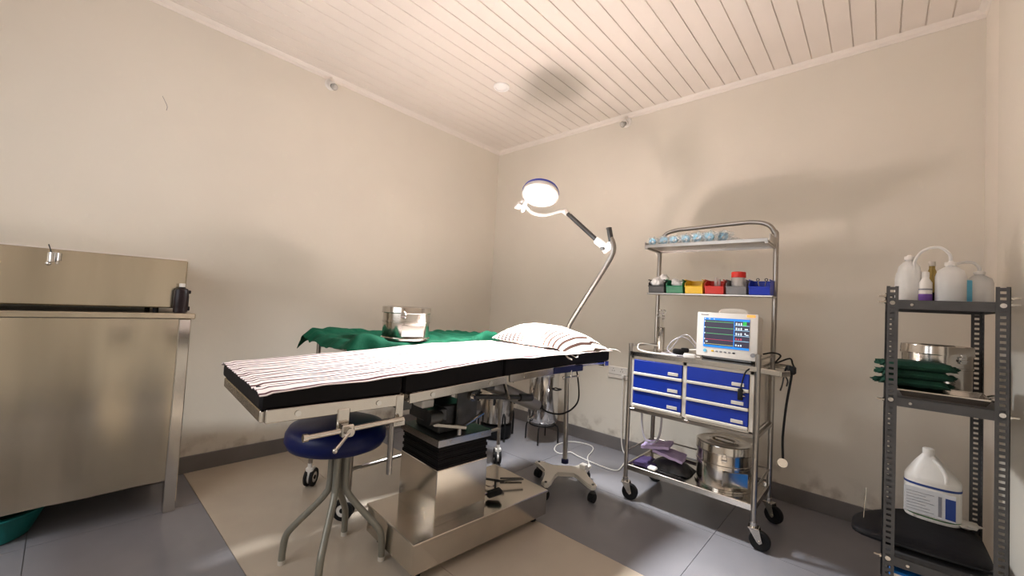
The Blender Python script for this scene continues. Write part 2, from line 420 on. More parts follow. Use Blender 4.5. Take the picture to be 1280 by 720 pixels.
la = part(t, 'latch', MB().box(.42, .428, -3.172, -3.152, 1.215, 1.258, .002).cyl((.436, -3.168, 1.215), (.436, -3.168, 1.255), .012, seg=12).cyl((.436, -3.146, 1.222), (.436, -3.146, 1.255), .008, seg=12).cyl((.432, -3.15, 1.205), (.432, -3.15, 1.235), .006, seg=10).ball((.432, -3.176, 1.206), .009), 'chrome', label='shiny metal latch')
part(t, 'latch_wire', MB().tube([(.428, -3.166, 1.235), (.432, -3.172, 1.262), (.43, -3.18, 1.29)], .0022, 6), 'gunmetal', la)
t = thing('brown_bottle', 'dark brown bottle with a cream cap on the end of the steel counter', 'bottle', (.455, -2.712, 1.0))
lpart(t, 'body', MB().lathe([(0, 0), (.022, 0), (.026, .004), (.027, .07), (.027, .112), (.022, .124), (.012, .130), (.012, .134), (0, .134)], sx=.9, sy=1.15), 'brown')
lpart(t, 'cap', MB().lathe([(0, .134), (.013, .134), (.013, .150), (.011, .152), (0, .152)], seg=20), 'paper2', label='cream screw cap')
lpart(t, 'label', MB().lathe([(.0275, .028), (.0278, .03), (.0278, .088), (.0275, .09)], sx=.9, sy=1.15, seg=32), 'brown')
lpart(t, 'carry_grip', MB().box(-.006, .006, .026, .038, .10, .118, .003), 'brown')
lpart(t, 'carry_grip', MB().box(-.006, .006, .026, .038, .012, .035, .003), 'brown')
t = thing('plastic_basin', 'teal plastic basin on the floor under the steel counter', 'basin', (.27, -3.3, 0))
lpart(t, 'bowl', MB().lathe([(0, .006), (.15, .006), (.2, .12), (.215, .122), (.215, .128), (.195, .128), (.145, .014), (0, .014)], seg=48), 'teal')
lpart(t, 'foot_ring', MB().lathe([(.12, 0), (.135, 0), (.135, .007), (.12, .007), (.12, 0)], seg=40), 'teal')

# ------------------------------------------------------------------ operating table (local: x = lateral, y = towards head)
TH = -math.radians(4.3)
ot = thing('operating_table', 'steel operating table with black mattress sections on a box pedestal', 'operating table', (1.585, -1.84, 0), TH)
def L(name, mb, m, parent=None, label=None, smooth=35): return lpart(ot, name, mb, m, parent, label, smooth)
base = L('base', MB().box(-.21, .215, -.27, .53, .035, .158, .006), 'steel')
L('base_rim', MB().box(-.214, .219, -.274, .534, .150, .164, .003), 'steel', base)
for xx in (-.15, .16):
    for yy in (-.22, .48): L('foot', MB().cyl((xx, yy, 0), (xx, yy, .037), .02, seg=14), 'black', base)
L('column_shell', MB().box(-.16, .155, -.14, .145, .162, .40, .003), 'steel')
b = MB()
for i in range(7):
    z = .40+i*.0145; e = .004*(i % 2)
    b.box(-.158+e, .153-e, -.138+e, .143-e, z, z+.0146, .002)
L('bellows', b, 'black_vinyl', label='pleated black rubber bellows')
tp = L('top_plate', MB().box(-.165, .16, -.145, .15, .502, .535, .003), 'gunmetal')
b = MB().box(-.167, .162, -.147, -.143, .504, .533).box(-.167, .162, .148, .152, .504, .533).box(.159, .163, -.147, .152, .504, .533).box(-.168, -.164, -.147, .152, .504, .533)
L('edge_strip', b, 'steel', tp, label='bright steel edge strip')
for yy in (-.08, .1): L('screw', MB().cyl((.162, yy, .518), (.166, yy, .518), .006, seg=10), 'chrome', tp)
# head of the pedestal
L('tilt_block', MB().box(-.11, .09, -.10, .06, .535, .66, .006).box(-.06, .12, -.17, -.08, .60, .655, .004), 'gunmetal')
L('side_plate', MB().box(.10, .112, -.02, .10, .56, .79, .004), 'gunmetal')
L('side_plate', MB().box(-.112, -.10, -.02, .10, .56, .79, .004), 'gunmetal')
pv = L('pivot', MB().cyl((.108, .055, .695), (.135, .055, .695), .022), 'steel')
L('pivot_bolt', MB().cyl((.133, .055, .695), (.146, .055, .695), .011), 'chrome', pv)
L('crank_rod', MB().cyl((.135, .06, .695), (.135, .36, .655), .012, seg=14).cyl((.135, .36, .655), (.135, .45, .645), .02, seg=14), 'gunmetal')
L('knurled_knob', MB().cyl((.13, -.19, .63), (.13, -.14, .63), .032, seg=24).cyl((.13, -.14, .63), (.13, -.12, .63), .022), 'gunmetal')
L('hinge_arm', MB().bar((.12, -.15, .595), (.16, .0, .568), .022, .018, .003).bar((.155, -.02, .57), (.16, .1, .62), .016, .012, .003), 'steel')
L('hinge_pin', MB().cyl((.15, -.03, .538), (.15, -.03, .575), .012, seg=14), 'steel')
for yy, zz in ((-.36, .70), (.08, .73), (.7, .775)): L('frame_beam', MB().box(-.2, .2, yy, yy+.05, zz, zz+.045, .004), 'gunmetal')
L('white_block', MB().box(.02, .1, -.2, -.14, .665, .70, .004), 'white_plastic', label='pale plastic block')
ac = L('actuator', MB().cyl((.08, .17, .74), (.11, .50, .60), .036, seg=24).cyl((.11, .50, .60), (.112, .53, .588), .028, seg=20), 'grey_cyl', label='sloping grey actuator cylinder')
L('actuator_tip', MB().cyl((.112, .53, .588), (.114, .56, .576), .014, seg=14), 'black', ac)
L('strut', MB().bar((.16, .2, .80), (.15, .27, .66), .014, .01), 'steel')
L('strut', MB().bar((-.16, .2, .80), (-.15, .27, .66), .014, .01), 'steel')
L('cable', MB().tube([(.11, .55, .58), (.13, .60, .545), (.16, .68, .53), (.17, .77, .55), (.16, .84, .60), (.13, .86, .72), (.10, .86, .81)], .005, 6), 'black')
# support frames under each section
def plank3(y0, z0, y1, z1, x0, x1, th, bev=.012):
    return MB().bar  # (unused)
def slab(y0, z0, y1, z1, t0, t1, hw, bev):
    """mattress-like slab: top profile (y0,z0)-(y1,z1), thickness t0..t1, half width hw"""
    b = MB(); prof = []
    def ring(y, zt, zb, k=bev):
        pts = [(-hw+k, zb), (hw-k, zb), (hw, zb+k), (hw, zt-k), (hw-k, zt), (-hw+k, zt), (-hw, zt-k), (-hw, zb+k)]
        return [b.bm.verts.new((x, y, z)) for x, z in pts]
    def ins(y, zt, zb, k2):
        pts = [(-hw+k2+bev, zb+k2), (hw-k2-bev, zb+k2), (hw-k2, zb+k2+bev), (hw-k2, zt-k2-bev), (hw-k2-bev, zt-k2), (-hw+k2+bev, zt-k2), (-hw+k2, zt-k2-bev), (-hw+k2, zb+k2+bev)]
        return [b.bm.verts.new((x, y, z)) for x, z in pts]
    R = [ins(y0, z0, z0-t0, bev), ring(y0+bev, z0, z0-t0), ring(y1-bev, z1, z1-t1), ins(y1, z1, z1-t1, bev)]
    for A, B in zip(R, R[1:]):
        for i in range(8): b.bm.faces.new((A[i], A[(i+1) % 8], B[(i+1) % 8], B[i]))
    b.bm.faces.new(R[0][::-1]); b.bm.faces.new(R[-1])
    return b
HW = .30
L('foot_mattress', slab(-.866, .848, -.412, .865, .056, .074, HW, .008), 'black_vinyl')
L('seat_mattress', slab(-.408, .866, .085, .897, .078, .084, HW, .008), 'black_vinyl')
L('back_mattress', slab(.089, .897, .935, .900, .084, .062, HW, .008), 'black_vinyl')
def rail(y0, z0, y1, z1, x, h, name='side_rail'):
    r_ = L(name, MB().bar((x, y0, z0), (x, y1, z1), .012, h, .002), 'steel')
    for f in (.2, .8):
        p = Vector((x, y0, z0)).lerp(Vector((x, y1, z1)), f); s = 1 if x > 0 else -1
        L('screw', MB().cyl(p, p+Vector((.010*s, 0, 0)), .009, seg=12), 'chrome', r_)
for s in (1, -1):
    rail(-.85, .775, -.42, .772, s*.302, .040)
    rail(-.385, .772, .10, .80, s*.302, .036)
    rail(.12, .802, .60, .822, s*.302, .034)
    L('hinge_bracket', MB().bar((s*.306, -.425, .79), (s*.306, -.425, .685), .030, .010, .002).box(s*.306-.005, s*.306+.005, -.445, -.40, .68, .705, .002), 'steel')
L('foot_frame', MB().box(-.29, .29, -.862, -.835, .755, .79, .003).box(-.29, -.275, -.85, -.42, .765, .79).box(.275, .29, -.85, -.42, .765, .79).box(-.29, .29, -.45, -.42, .765, .79), 'steel')
L('seat_frame', MB().box(-.285, .285, -.38, -.35, .755, .782), 'steel')
L('seat_frame', MB().box(-.285, .285, .05, .08, .775, .808), 'steel')
L('back_frame', MB().box(-.29, .29, .12, .90, .818, .832, .002).box(-.29, .29, .90, .945, .805, .836, .003), 'steel')
L('clamp_rail', MB().box(.296, .314, .42, .66, .80, .832, .003), 'blue_part', label='dark blue clamp bar')
L('clamp_screw', MB().cyl((.31, .56, .81), (.31, .56, .765), .006, seg=10).cyl((.31, .50, .775), (.31, .62, .775), .0045, seg=8).ball((.31, .62, .775), .008).ball((.31, .50, .775), .008), 'steel')
# leg-section lever with its clamp, side facing the room
lv = L('lever_rod', MB().cyl((.33, -.745, .703), (.33, -.42, .712), .0085, seg=14).cyl((.33, -.752, .703), (.33, -.738, .703), .012, seg=14), 'steel')
L('lever_clamp', MB().box(.318, .345, -.640, -.600, .685, .725, .004).box(.30, .312, -.645, -.605, .70, .77, .003).cyl((.345, -.62, .705), (.362, -.62, .705), .013, seg=16), 'steel', lv)
L('lever_handle', MB().cyl((.355, -.62, .705), (.40, -.68, .672), .0055, seg=10).ball((.40, -.68, .672), .008), 'steel', lv)
L('leg_post', MB().cyl((.27, -.43, .70), (.27, -.43, .50), .010, seg=14), 'tube')
L('leg_slide', MB().cyl((.2, -.80, .745), (.2, -.38, .735), .012, seg=14).cyl((-.2, -.80, .745), (-.2, -.38, .735), .012, seg=14), 'steel')
# pedestal fittings
pd = L('pedal', MB().bar((.10, .20, .185), (.13, .275, .20), .045, .028, .01), 'black', label='black rubber foot pedal')
L('pedal_arm', MB().cyl((.10, .145, .20), (.10, .21, .19), .007, seg=10), 'steel', pd)
tb = L('brake_lever', MB().cyl((.02, .33, .195), (.02, .33, .164), .006, seg=10).cyl((.02, .33, .192), (.09, .47, .192), .005, seg=10).cyl((-.03, .30, .196), (.06, .36, .196), .006, seg=10).cyl((-.02, .40, .176), (.05, .50, .176), .005, seg=10), 'gunmetal')
L('caster_plate', MB().cyl((-.02, .33, .164), (-.02, .33, .168), .03, seg=20), 'steel', tb)

# striped sheet and pillow
BM = Matrix.Translation((1.585, -1.84, 0)) @ Matrix.Rotation(TH, 4, 'Z')
def topz(y):
    if y < -.41: return .848+(y+.866)/.454*.017
    if y < .087: return .866+(y+.41)/.495*.031
    return .897+(y-.087)/.85*.003
sh = thing('striped_sheet', 'pink and white striped cotton sheet spread over the operating table', 'sheet', (1.585, -1.84, .85), TH)
def sheet_fn(a, b):
    x = -.312+.634*a; y = -.872+1.80*b
    z = topz(max(y, -.86))+.006+.0035*noise.noise(Vector((x*16, y*4, 1)))+.0025*noise.noise(Vector((x*30, y*14, 4)))
    x += .006*noise.noise(Vector((y*6, x, 9)))
    if a > .97: z -= .006+.006*noise.noise(Vector((y*5, 2, 2))); 
    if a < .03: z -= .010
    if b < .01: z -= .004+.004*noise.noise(Vector((x*30, 2, 2)))
    return (x, y, z-.85)
lpart(sh, 'cloth', MB().grid(44, 110, sheet_fn, thick=.003), 'sheet', smooth=60)
pl = thing('striped_pillow', 'plump brown and white striped pillow at the head of the operating table', 'pillow', (1.585, -1.84, .9), TH)
def pillow_fn(side):
    def fn(a, b):
        u, v = a*2-1, b*2-1
        wx = .315*(1-.05*v*v); wy = .205*(1-.07*u*u)
        px = u*wx; py = .71+v*wy
        h = (max(0, 1-abs(u)**2.4)**.62)*(max(0, 1-abs(v)**2.2)**.6)
        h *= .105*(1-.16*u)+.006*noise.noise(Vector((u*3, v*3, 0)))
        sag = .010
        z = .012+sag + (h if side > 0 else -min(h*.25, sag+.004))
        # the corner near the room side droops over the mattress edge
        if u > .75: z -= .10*(u-.75)*(1 if v < .3 else .35)
        return (px, py, z)
    return fn
b = MB().grid(36, 26, pillow_fn(1)).grid(36, 26, pillow_fn(-1)); bmesh.ops.remove_doubles(b.bm, verts=b.bm.verts, dist=.0008)
pc = lpart(pl, 'pillow_case', b, 'pillow', smooth=70)
b = MB().tube([(.30, .52, -.008), (.325, .51, -.02), (.335, .53, -.03)], .006, 6, flat=.3).tube([(.31, .91, .01), (.345, .93, .008), (.36, .95, -.004)], .006, 6, flat=.3).tube([(.305, .56, -.01), (.33, .57, -.02), (.32, .60, -.012)], .005, 6, flat=.3)
lpart(pl, 'pillow_tie', b, 'paper2', label='cream cotton tie')

# ------------------------------------------------------------------ stool
st = thing('round_stool', 'low round navy vinyl stool with grey bent tube legs under the table foot', 'stool', (1.42, -2.28, 0))
lpart(st, 'seat', MB().lathe([(0, .49), (.17, .49), (.192, .50), (.204, .525), (.202, .555), (.188, .58), (.155, .592), (.08, .598), (0, .6)], c=(-.022, -.006, 0), seg=48), 'blue_vinyl', smooth=60)
lpart(st, 'seat_plate', MB().lathe([(0, .478), (.12, .478), (.12, .491), (0, .491)], seg=32), 'greytube')
for k in range(4):
    a = math.radians(-127+90*k-2)
    ca, sa = math.cos(a), math.sin(a)
    pts = [(.030, .48), (.032, .33), (.045, .29), (.085, .24), (.165, .155), (.192, .115), (.2, .06), (.202, .016)]
    lg = lpart(st, 'leg', MB().tube([(ca*r_, sa*r_, z) for r_, z in pts], .0142, 12), 'greytube')
    lpart(st, 'foot_cap', MB().cyl((ca*.202, sa*.202, 0), (ca*.202, sa*.202, .018), .0145, seg=14), 'paper2', lg)

# ------------------------------------------------------------------ green draped trolley behind
gt = thing('instrument_trolley', 'tubular steel trolley with twin-wheel casters behind the operating table', 'trolley', (.90, -1.54, 0))
gx0, gx1, gy0, gy1 = .66, 1.14, -2.08, -.98
part(gt, 'tabletop', MB().box(gx0-.02, gx1+.04, gy0-.03, gy1+.03, .872, .888, .003), 'tube')
for xx in (gx0, gx1):
    for yy in (gy0, gy1): part(gt, 'leg', MB().cyl((xx, yy, .12), (xx, yy, .875), .0125, seg=14), 'tube')
part(gt, 'top_rail', MB().cyl((gx0, gy0, .845), (gx1, gy0, .845), .011, seg=12).cyl((gx0, gy1, .845), (gx1, gy1, .845), .011, seg=12).cyl((gx0, gy0, .845), (gx0, gy1, .845), .011, seg=12), 'tube')
part(gt, 'bottom_rail', MB().cyl((gx1, gy0, .25), (gx1, gy1, .25), .011, seg=12).cyl((gx0, gy0, .25), (gx0, gy1, .25), .011, seg=12), 'tube')
def white_caster(root, x, y, ang):
    c = part(root, 'caster', MB().box(-.022, .022, -.012, .03, .052, .115, .006, c=None).cyl((0, 0, .10), (0, 0, .14), .013, seg=12).cyl((-.021, .02, .052), (.021, .02, .052), .038, seg=24), 'white_plastic')
    mt = Matrix.Translation((x, y, 0)) @ Matrix.Rotation(ang, 4, 'Z')
    c.data.transform(root.matrix_basis) ; c.data.transform(mt); c.data.transform(root.matrix_basis.inverted())
    wb = MB().lathe([(.030, -.024), (.05, -.024), (.052, -.02), (.052, -.012), (.05, -.008), (.03, -.008)], c=(0, .02, .052), seg=32, rot=Matrix.Rotation(PI/2, 3, 'Y')).lathe([(.030, .008), (.05, .008), (.052, .012), (.052, .02), (.05, .024), (.03, .024)], c=(0, .02, .052), seg=32, rot=Matrix.Rotation(PI/2, 3, 'Y'))
    wb.cyl((-.025, .02, .052), (.025, .02, .052), .012, seg=16)
    wb.bm.transform(mt); part(root, 'wheel', wb, 'black', c)
white_caster(gt, gx0, gy0, .75); white_caster(gt, gx1, gy0, 2.3); white_caster(gt, gx0, gy1, .2); white_caster(gt, gx1, gy1, .9)

gc = thing('green_drape', 'green cloth draped over the steel trolley under the steel drum', 'cloth', (.90, -1.54, .89))
def drape_fn(a, b):
    # parametrise a sheet larger than the table and let its borders fall
    X0, X1, Y0, Y1 = gx0-.03, gx1+.05, gy0-.04, gy1+.02
    s = -.10+a*(X1-X0+.10+.26); t_ = -.07+b*(Y1-Y0+.07+.10)
    x = X0+s; y = Y0+t_; z = .894
    dx = 0; ox = max(0, x-X1) + 0; ux = max(0, X0-x); oy = max(0, y-Y1); uy = max(0, Y0-y)
    fold = noise.noise(Vector((y*5, 0, 3)))
    if ox: x = X1+.01+ox*(.09+.08*math.sin(y*17+1)); z -= ox*.93
    if ux: x = X0-ux*.55; z -= ux*.75
    if uy: y = Y0-uy*(.75); z -= uy*.6
    if oy: y = Y1+oy*.4; z -= oy*.9
    # crumples standing up at the near corners
    z += .050*math.exp(-((x-1.17)/.05)**2-((y+2.06)/.10)**2)
    z += .030*math.exp(-((x-.64)/.10)**2-((y+2.06)/.30)**2)
    z += .045*math.exp(-((x-1.17)/.06)**2-((y+1.18)/.10)**2)
    z += .014*max(0, noise.noise(Vector((x*7, y*5, 7))))*(1 if not (-.2 < y+1.75 < .2 and x > .9) else .1)
    flat = .12 if (-.2 < y+1.75 < .2 and x > .85 and not ox) else 1
    z += flat*.030*abs(noise.noise(Vector((x*9+y*4, y*7-x*5, 2))))**.7
    z += .004*flat*noise.noise(Vector((x*22, y*20, 2)))
    if ox: x += .006*math.sin(y*43)
    return (x-.90, y+1.54, z-.89)
lpart(gc, 'cloth', MB().grid(60, 90, drape_fn, thick=.003), 'green_cloth', smooth=70)

def drum(name, label, loc, r, h, rotz=0, handle=True, cat='drum', holes=True, group=None, latches=2):
    t = thing(name, label, cat, loc, rotz, group)
    lpart(t, 'body', MB().lathe([(0, .006), (r*.94, .006), (r*.96, .012), (r*.97, h*.52), (r*1.0, h*.53), (r*1.0, h*.56), (r*.97, h*.57), (r*.97, h*.80), (0, h*.80)], seg=56), 'steel')
    lpart(t, 'base_ring', MB().lathe([(r*.9, 0), (r*1.02, 0), (r*1.02, .010), (r*.9, .010), (r*.9, 0)], seg=56), 'steel')
    ld = lpart(t, 'lid', MB().lathe([(r*.98, h*.80), (r*1.015, h*.80), (r*1.025, h*.82), (r*1.015, h*.84), (r*1.01, h*.97), (r*1.0, h*.99), (r*.93, h), (r*.88, h*.985), (r*.55, h*.99), (r*.5, h*1.012), (0, h*1.012)], seg=56), 'steel')
    if handle: lpart(t, 'handle', MB().tube([(-r*.42, 0, h*1.0), (-r*.36, 0, h+.010), (-r*.15, 0, h+.014), (r*.15, 0, h+.014), (r*.36, 0, h+.010), (r*.42, 0, h*1.0)], .012, 8, flat=.45), 'steel', ld)
    for k in range(latches):
        a = -1.2+k*2.6
        R = Matrix.Rotation(a, 4, 'Z')
        b = MB().box(r*.97, r*1.06, -.012, .012, h*.66, h*.80, .002).box(r*.99, r*1.07, -.009, .009, h*.78, h*.86, .002).cyl((r*1.05, -.014, h*.72), (r*1.05, .014, h*.72), .005, seg=8)
        b.bm.transform(R); lpart(t, 'latch', b, 'chrome')
    if holes:
        b = MB()
        for i in range(5):
            for j in range(3):
                a = -.95+i*.075; z = h*(.20+.09*j)
                R = Matrix.Rotation(a, 3, 'Z')
                b.cyl(R@Vector((r*.965, 0, z)), R@Vector((r*.978, 0, z)), .004, seg=8)
        lpart(t, 'vent_holes', b, 'gunmetal', label='punched vent holes')
        R = Matrix.Rotation(-.8, 4, 'Z'); b = MB().box(r*.965, r*.99, -.07*r/.15, .07*r/.15, h*.12, h*.46, .002); b.bm.transform(R); lpart(t, 'vent_slide', b, 'steel')
    return t
drum('sterilising_drum', 'shiny steel sterilising drum standing on the green draped trolley', (1.065, -1.755, .902), .138, .188, .5, handle=False)

# ------------------------------------------------------------------ canister and cooker behind the table
sd = thing('wire_stand', 'black wire stand carrying the tall steel canister on the floor', 'stand', (1.08, -.30, 0))
sd.location = (1.03, -.33, 0)
for k in range(4):
    a = math.radians(25+90*k); ca, sa = math.cos(a), math.sin(a)
    lpart(sd, 'leg', MB().tube([(ca*.105, sa*.105, .150), (ca*.135, sa*.135, .125), (ca*.14, sa*.14, .004)], .006, 8), 'black')
lpart(sd, 'ring', MB().tube([(.11*math.cos(2*PI*k/24), .11*math.sin(2*PI*k/24), .149) for k in range(24)], .006, 8, smooth=False, closed=True), 'black')
cn = thing('steel_canister', 'tall polished steel canister with a lid on a black wire stand', 'canister', (1.03, -.33, .156))
lpart(cn, 'body', MB().lathe([(0, 0), (.10, 0), (.118, .02), (.126, .05), (.126, .40), (.130, .405), (.130, .415), (0, .415)], seg=56), 'chrome')
cl = lpart(cn, 'lid', MB().lathe([(.131, .41), (.134, .415), (.134, .435), (.12, .445), (.05, .455), (0, .46)], seg=56), 'chrome')
lpart(cn, 'knob', MB().lathe([(0, .46), (.012, .46), (.01, .475), (.018, .482), (.016, .49), (0, .492)], seg=16), 'black', cl)
tp_ = lpart(cn, 'tap', MB().cyl((-.02, -.122, .05), (-.02, -.165, .05), .010, seg=12).cyl((-.02, -.165, .03), (-.02, -.165, .075), .008, seg=10), 'chrome')
lpart(cn, 'side_handle', MB().tube([(.122, -.03, .30), (.155, -.03, .30), (.155, .03, .30), (.122, .03, .30)], .006, 8), 'black')
ck = thing('autoclave_pot', 'squat steel autoclave pot with black clamps and legs beside the canister', 'cooker', (.70, -.55, 0))
lpart(ck, 'body', MB().lathe([(0, .12), (.12, .12), (.14, .14), (.145, .33), (.15, .335), (.15, .35), (0, .35)], seg=48), 'steel')
ckl = lpart(ck, 'lid', MB().lathe([(.152, .345), (.158, .35), (.158, .37), (.145, .38), (.10, .41), (.03, .42), (0, .42)], seg=48), 'steel')
lpart(ck, 'valve', MB().cyl((0, 0, .42), (0, 0, .455), .012, seg=12).cyl((.05, -.04, .405), (.05, -.04, .435), .01, seg=12).cyl((0, 0, .45), (0, 0, .458), .02, seg=16), 'gunmetal', ckl)
for k in range(5):
    a = 2*PI*k/5+.3; ca, sa = math.cos(a), math.sin(a)
    lpart(ck, 'clamp', MB().bar((ca*.165, sa*.165, .30), (ca*.165, sa*.165, .39), .018, .014, .003).cyl((ca*.15, sa*.15, .385), (ca*.17, sa*.17, .385), .014, seg=12), 'black')
for k in range(4):
    a = math.radians(70+90*k); ca, sa = math.cos(a), math.sin(a)
    lpart(ck, 'leg', MB().tube([(ca*.14, sa*.14, .22), (ca*.165, sa*.165, .18), (ca*.165, sa*.165, .004)], .009, 8), 'black')
lpart(ck, 'heater_base', MB().lathe([(0, .02), (.13, .02), (.135, .03), (.135, .115), (0, .12)], seg=40), 'black')

# ------------------------------------------------------------------ surgical lamp on its wheeled stand
sl = thing('surgical_lamp', 'white ring surgical lamp, lit, on a bent steel pole with an ivory wheeled base', 'lamp', (1.585, -.794, 0))
cen = Vector((1.645, -.88, 0)); ax = Vector((.665, -.745, 0)).normalized(); la_ = Vector((ax.y*-1, ax.x, 0))  # ax: towards the room, la_: sideways
def bp2(f, s): p = cen+ax*f+la_*s; return (p.x, p.y)
poly = [bp2(*q) for q in [(-.10, -.19), (-.125, -.16), (-.11, -.13), (-.05, -.075), (-.05, .075), (-.11, .13), (-.125, .16), (-.10, .19), (-.06, .165), (.02, .125), (.10, .13), (.20, .165), (.235, .15), (.235, .125), (.20, .105), (.10, .075), (.05, .055), (.05, -.055), (.10, -.075), (.20, -.105), (.235, -.125), (.235, -.15), (.20, -.165), (.10, -.13), (.02, -.125), (-.06, -.165)]]
bs = part(sl, 'base', MB().prism(poly, .072, .098, bevel=.006), 'white_paint')
for f, s in ((-.095, -.16), (-.095, .16), (.215, -.14), (.215, .14)):
    x, y = bp2(f, s)
    c = part(sl, 'caster', MB().cyl((x, y, .045), (x, y, .074), .012, seg=12).box(x-.016, x+.016, y-.014, y+.014, .03, .06, .004), 'gunmetal', bs)
    part(sl, 'base_bolt', MB().cyl((x, y, .098), (x, y, .103), .008, seg=12), 'gunmetal', bs)
    part(sl, 'wheel', MB().cyl((x-.017, y-.005, .026), (x+.017, y-.005, .026), .026, seg=20), 'black', bs)
part(sl, 'collar', MB().lathe([(0, .098), (.024, .098), (.024, .122), (.018, .126), (0, .126)], c=(1.585, -.794, 0), seg=24), 'blue_part', label='dark blue collar at the pole foot')
part(sl, 'transformer', MB().box(1.70, 1.745, -.80, -.76, .098, .128, .004), 'white_plastic')
part(sl, 'pole', MB().tube([(1.585, -.794, .12), (1.575, -.796, .5), (1.562, -.8, .93), (1.566, -.8, 1.0), (1.585, -.8, 1.045), (1.66, -.8, 1.165), (1.80, -.8, 1.375), (1.862, -.8, 1.475), (1.877, -.8, 1.53), (1.866, -.8, 1.575), (1.852, -.8, 1.60)], .0165, 14), 'tube')
part(sl, 'pole_sleeve', MB().cyl((1.858, -.8, 1.575), (1.838, -.8, 1.662), .017, seg=18).cyl((1.838, -.8, 1.658), (1.837, -.8, 1.664), .0185, seg=18), 'gunmetal')
J = Vector((1.808, -.80, 1.54)); K = Vector((1.52, -.845, 1.797)); K2 = J.lerp(K, .93)
jn = part(sl, 'joint_housing', MB().bar(J.lerp(Vector((1.86, -.8, 1.52)), .6), J.lerp(K, .2), .036, .046, .008), 'white_plastic')
part(sl, 'joint_knob', MB().cyl((1.815, -.822, 1.527), (1.815, -.842, 1.527), .012, seg=14), 'gunmetal', jn)
part(sl, 'joint_plate', MB().bar((1.80, -.80, 1.515), (1.865, -.80, 1.56), .02, .05, .006), 'white_plastic', jn)
part(sl, 'spring_arm', MB().cyl(J.lerp(K, .18), K2, .0135, seg=16).cyl(J.lerp(K, .2)+Vector((0, 0, .016)), J.lerp(K, .85)+Vector((0, 0, .016)), .005, seg=8), 'gunmetal')
part(sl, 'arm_cap', MB().cyl(K2, K, .019, seg=18).ball(K, .021), 'white_plastic')
yk0 = Vector((1.372, -1.095, 1.80))
part(sl, 'yoke', MB().tube([K, (1.49, -.86, 1.80), (1.445, -.90, 1.780), (1.395, -.945, 1.765), (1.355, -1.0, 1.775), (1.345, -1.06, 1.81), yk0+Vector((0, 0, .02))], .0125, 12), 'white_plastic')
part(sl, 'control_box', MB().bar((1.285, -1.085, 1.795), (1.33, -1.09, 1.825), .05, .026, .006).cyl((1.31, -1.08, 1.83), (1.36, -1.095, 1.84), .012, seg=14), 'white_plastic')
q = LN.to_track_quat('Z', 'Y').to_matrix()
lh = part(sl, 'lamp_head', MB().lathe([(0, -.055), (.09, -.055), (.108, -.045), (.117, -.03), (.119, -.004), (.112, .002), (.106, 0), (.106, -.01), (0, -.01)], c=LAMP, seg=56, rot=q), 'white_plastic')
part(sl, 'blue_rim', MB().lathe([(.106, -.049), (.112, -.046), (.1185, -.031), (.1205, -.031), (.114, -.049), (.106, -.052), (.106, -.049)], c=LAMP, seg=56, rot=q), 'blue_p', lh, label='blue rim band')
part(sl, 'diffuser', MB().lathe([(0, -.006), (.105, -.006), (.105, -.002), (0, -.002)], c=LAMP, seg=56, rot=q), 'lens', lh, label='glowing white diffuser')
part(sl, 'grip', MB().cyl(LAMP+Vector((-.125, .0, -.005)), LAMP+Vector((-.128, -.02, -.085)), .012, seg=16).ball(LAMP+Vector((-.128, -.02, -.085)), .012), 'white_plastic')
part(sl, 'head_bracket', MB().bar(yk0+Vector((0, 0, .02)), LAMP+Vector((-.09, .01, .0))-LN*.035, .03, .02, .004), 'white_plastic')
area_light('surgical_lamp_light', LAMP+LN*.004, LN, .20, LAMP_POWER, LAMP_COLOR, LAMP_SPREAD)
area_light('surgical_lamp_spill', LAMP+LN*.003, LN, .20, SPILL_POWER, SPILL_COLOR, SPILL_SPREAD)
area_light('surgical_lamp_focus', LAMP+LN*.005, LN, .11, FOCUS_POWER, LAMP_COLOR, FOCUS_SPREAD)

# mains lead on the floor and wall socket
cb = MB().tube([(1.72, -.775, .105), (1.70, -.70, .02), (1.60, -.50, .006), (1.50, -.36, .006), (1.454, -.217, .006), (1.409, -.131, .006), (1.333, -.106, .006), (1.221, -.153, .006), (1.182, -.295, .006), (1.238, -.428, .006), (1.318, -.464, .006), (1.357, -.39, .012), (1.436, -.398, .006), (1.541, -.419, .006), (1.682, -.433, .006), (1.770, -.418, .006), (1.76, -.31, .006), (1.70, -.12, .006), (1.62, -.03, .03), (1.601, -.025, .156), (1.596, -.025, .412), (1.598, -.03, .60)], .0045, 6)
cb.box(1.588, 1.608, -.044, -.009, .59, .615, .003)
tag(recenter(cb.build('power_cable', 'white_plastic'), (1.5, -.3, 0)), 'white mains cable looped on the floor beside the lamp base', 'cable')
ws = thing('wall_socket', 'white twin-plate wall socket low on the back wall left of the blue-drawer trolley', 'socket', (1.53, 0, .63))
part(ws, 'faceplate', MB().box(1.455, 1.625, -.012, 0, .606, .672, .004), 'white_plastic')
part(ws, 'switch_plate', MB().box(1.452, 1.625, -.010, 0, .575, .603, .003), 'trim')
b = MB()
for cx_ in (1.50, 1.575):
    for dx, dz in ((0, .014), (-.009, -.004), (.009, -.004)): b.cyl((cx_+dx, -.0115, .64+dz), (cx_+dx, -.0135, .64+dz), .0035, seg=8)
part(ws, 'pin_holes', b, 'socket_dark')

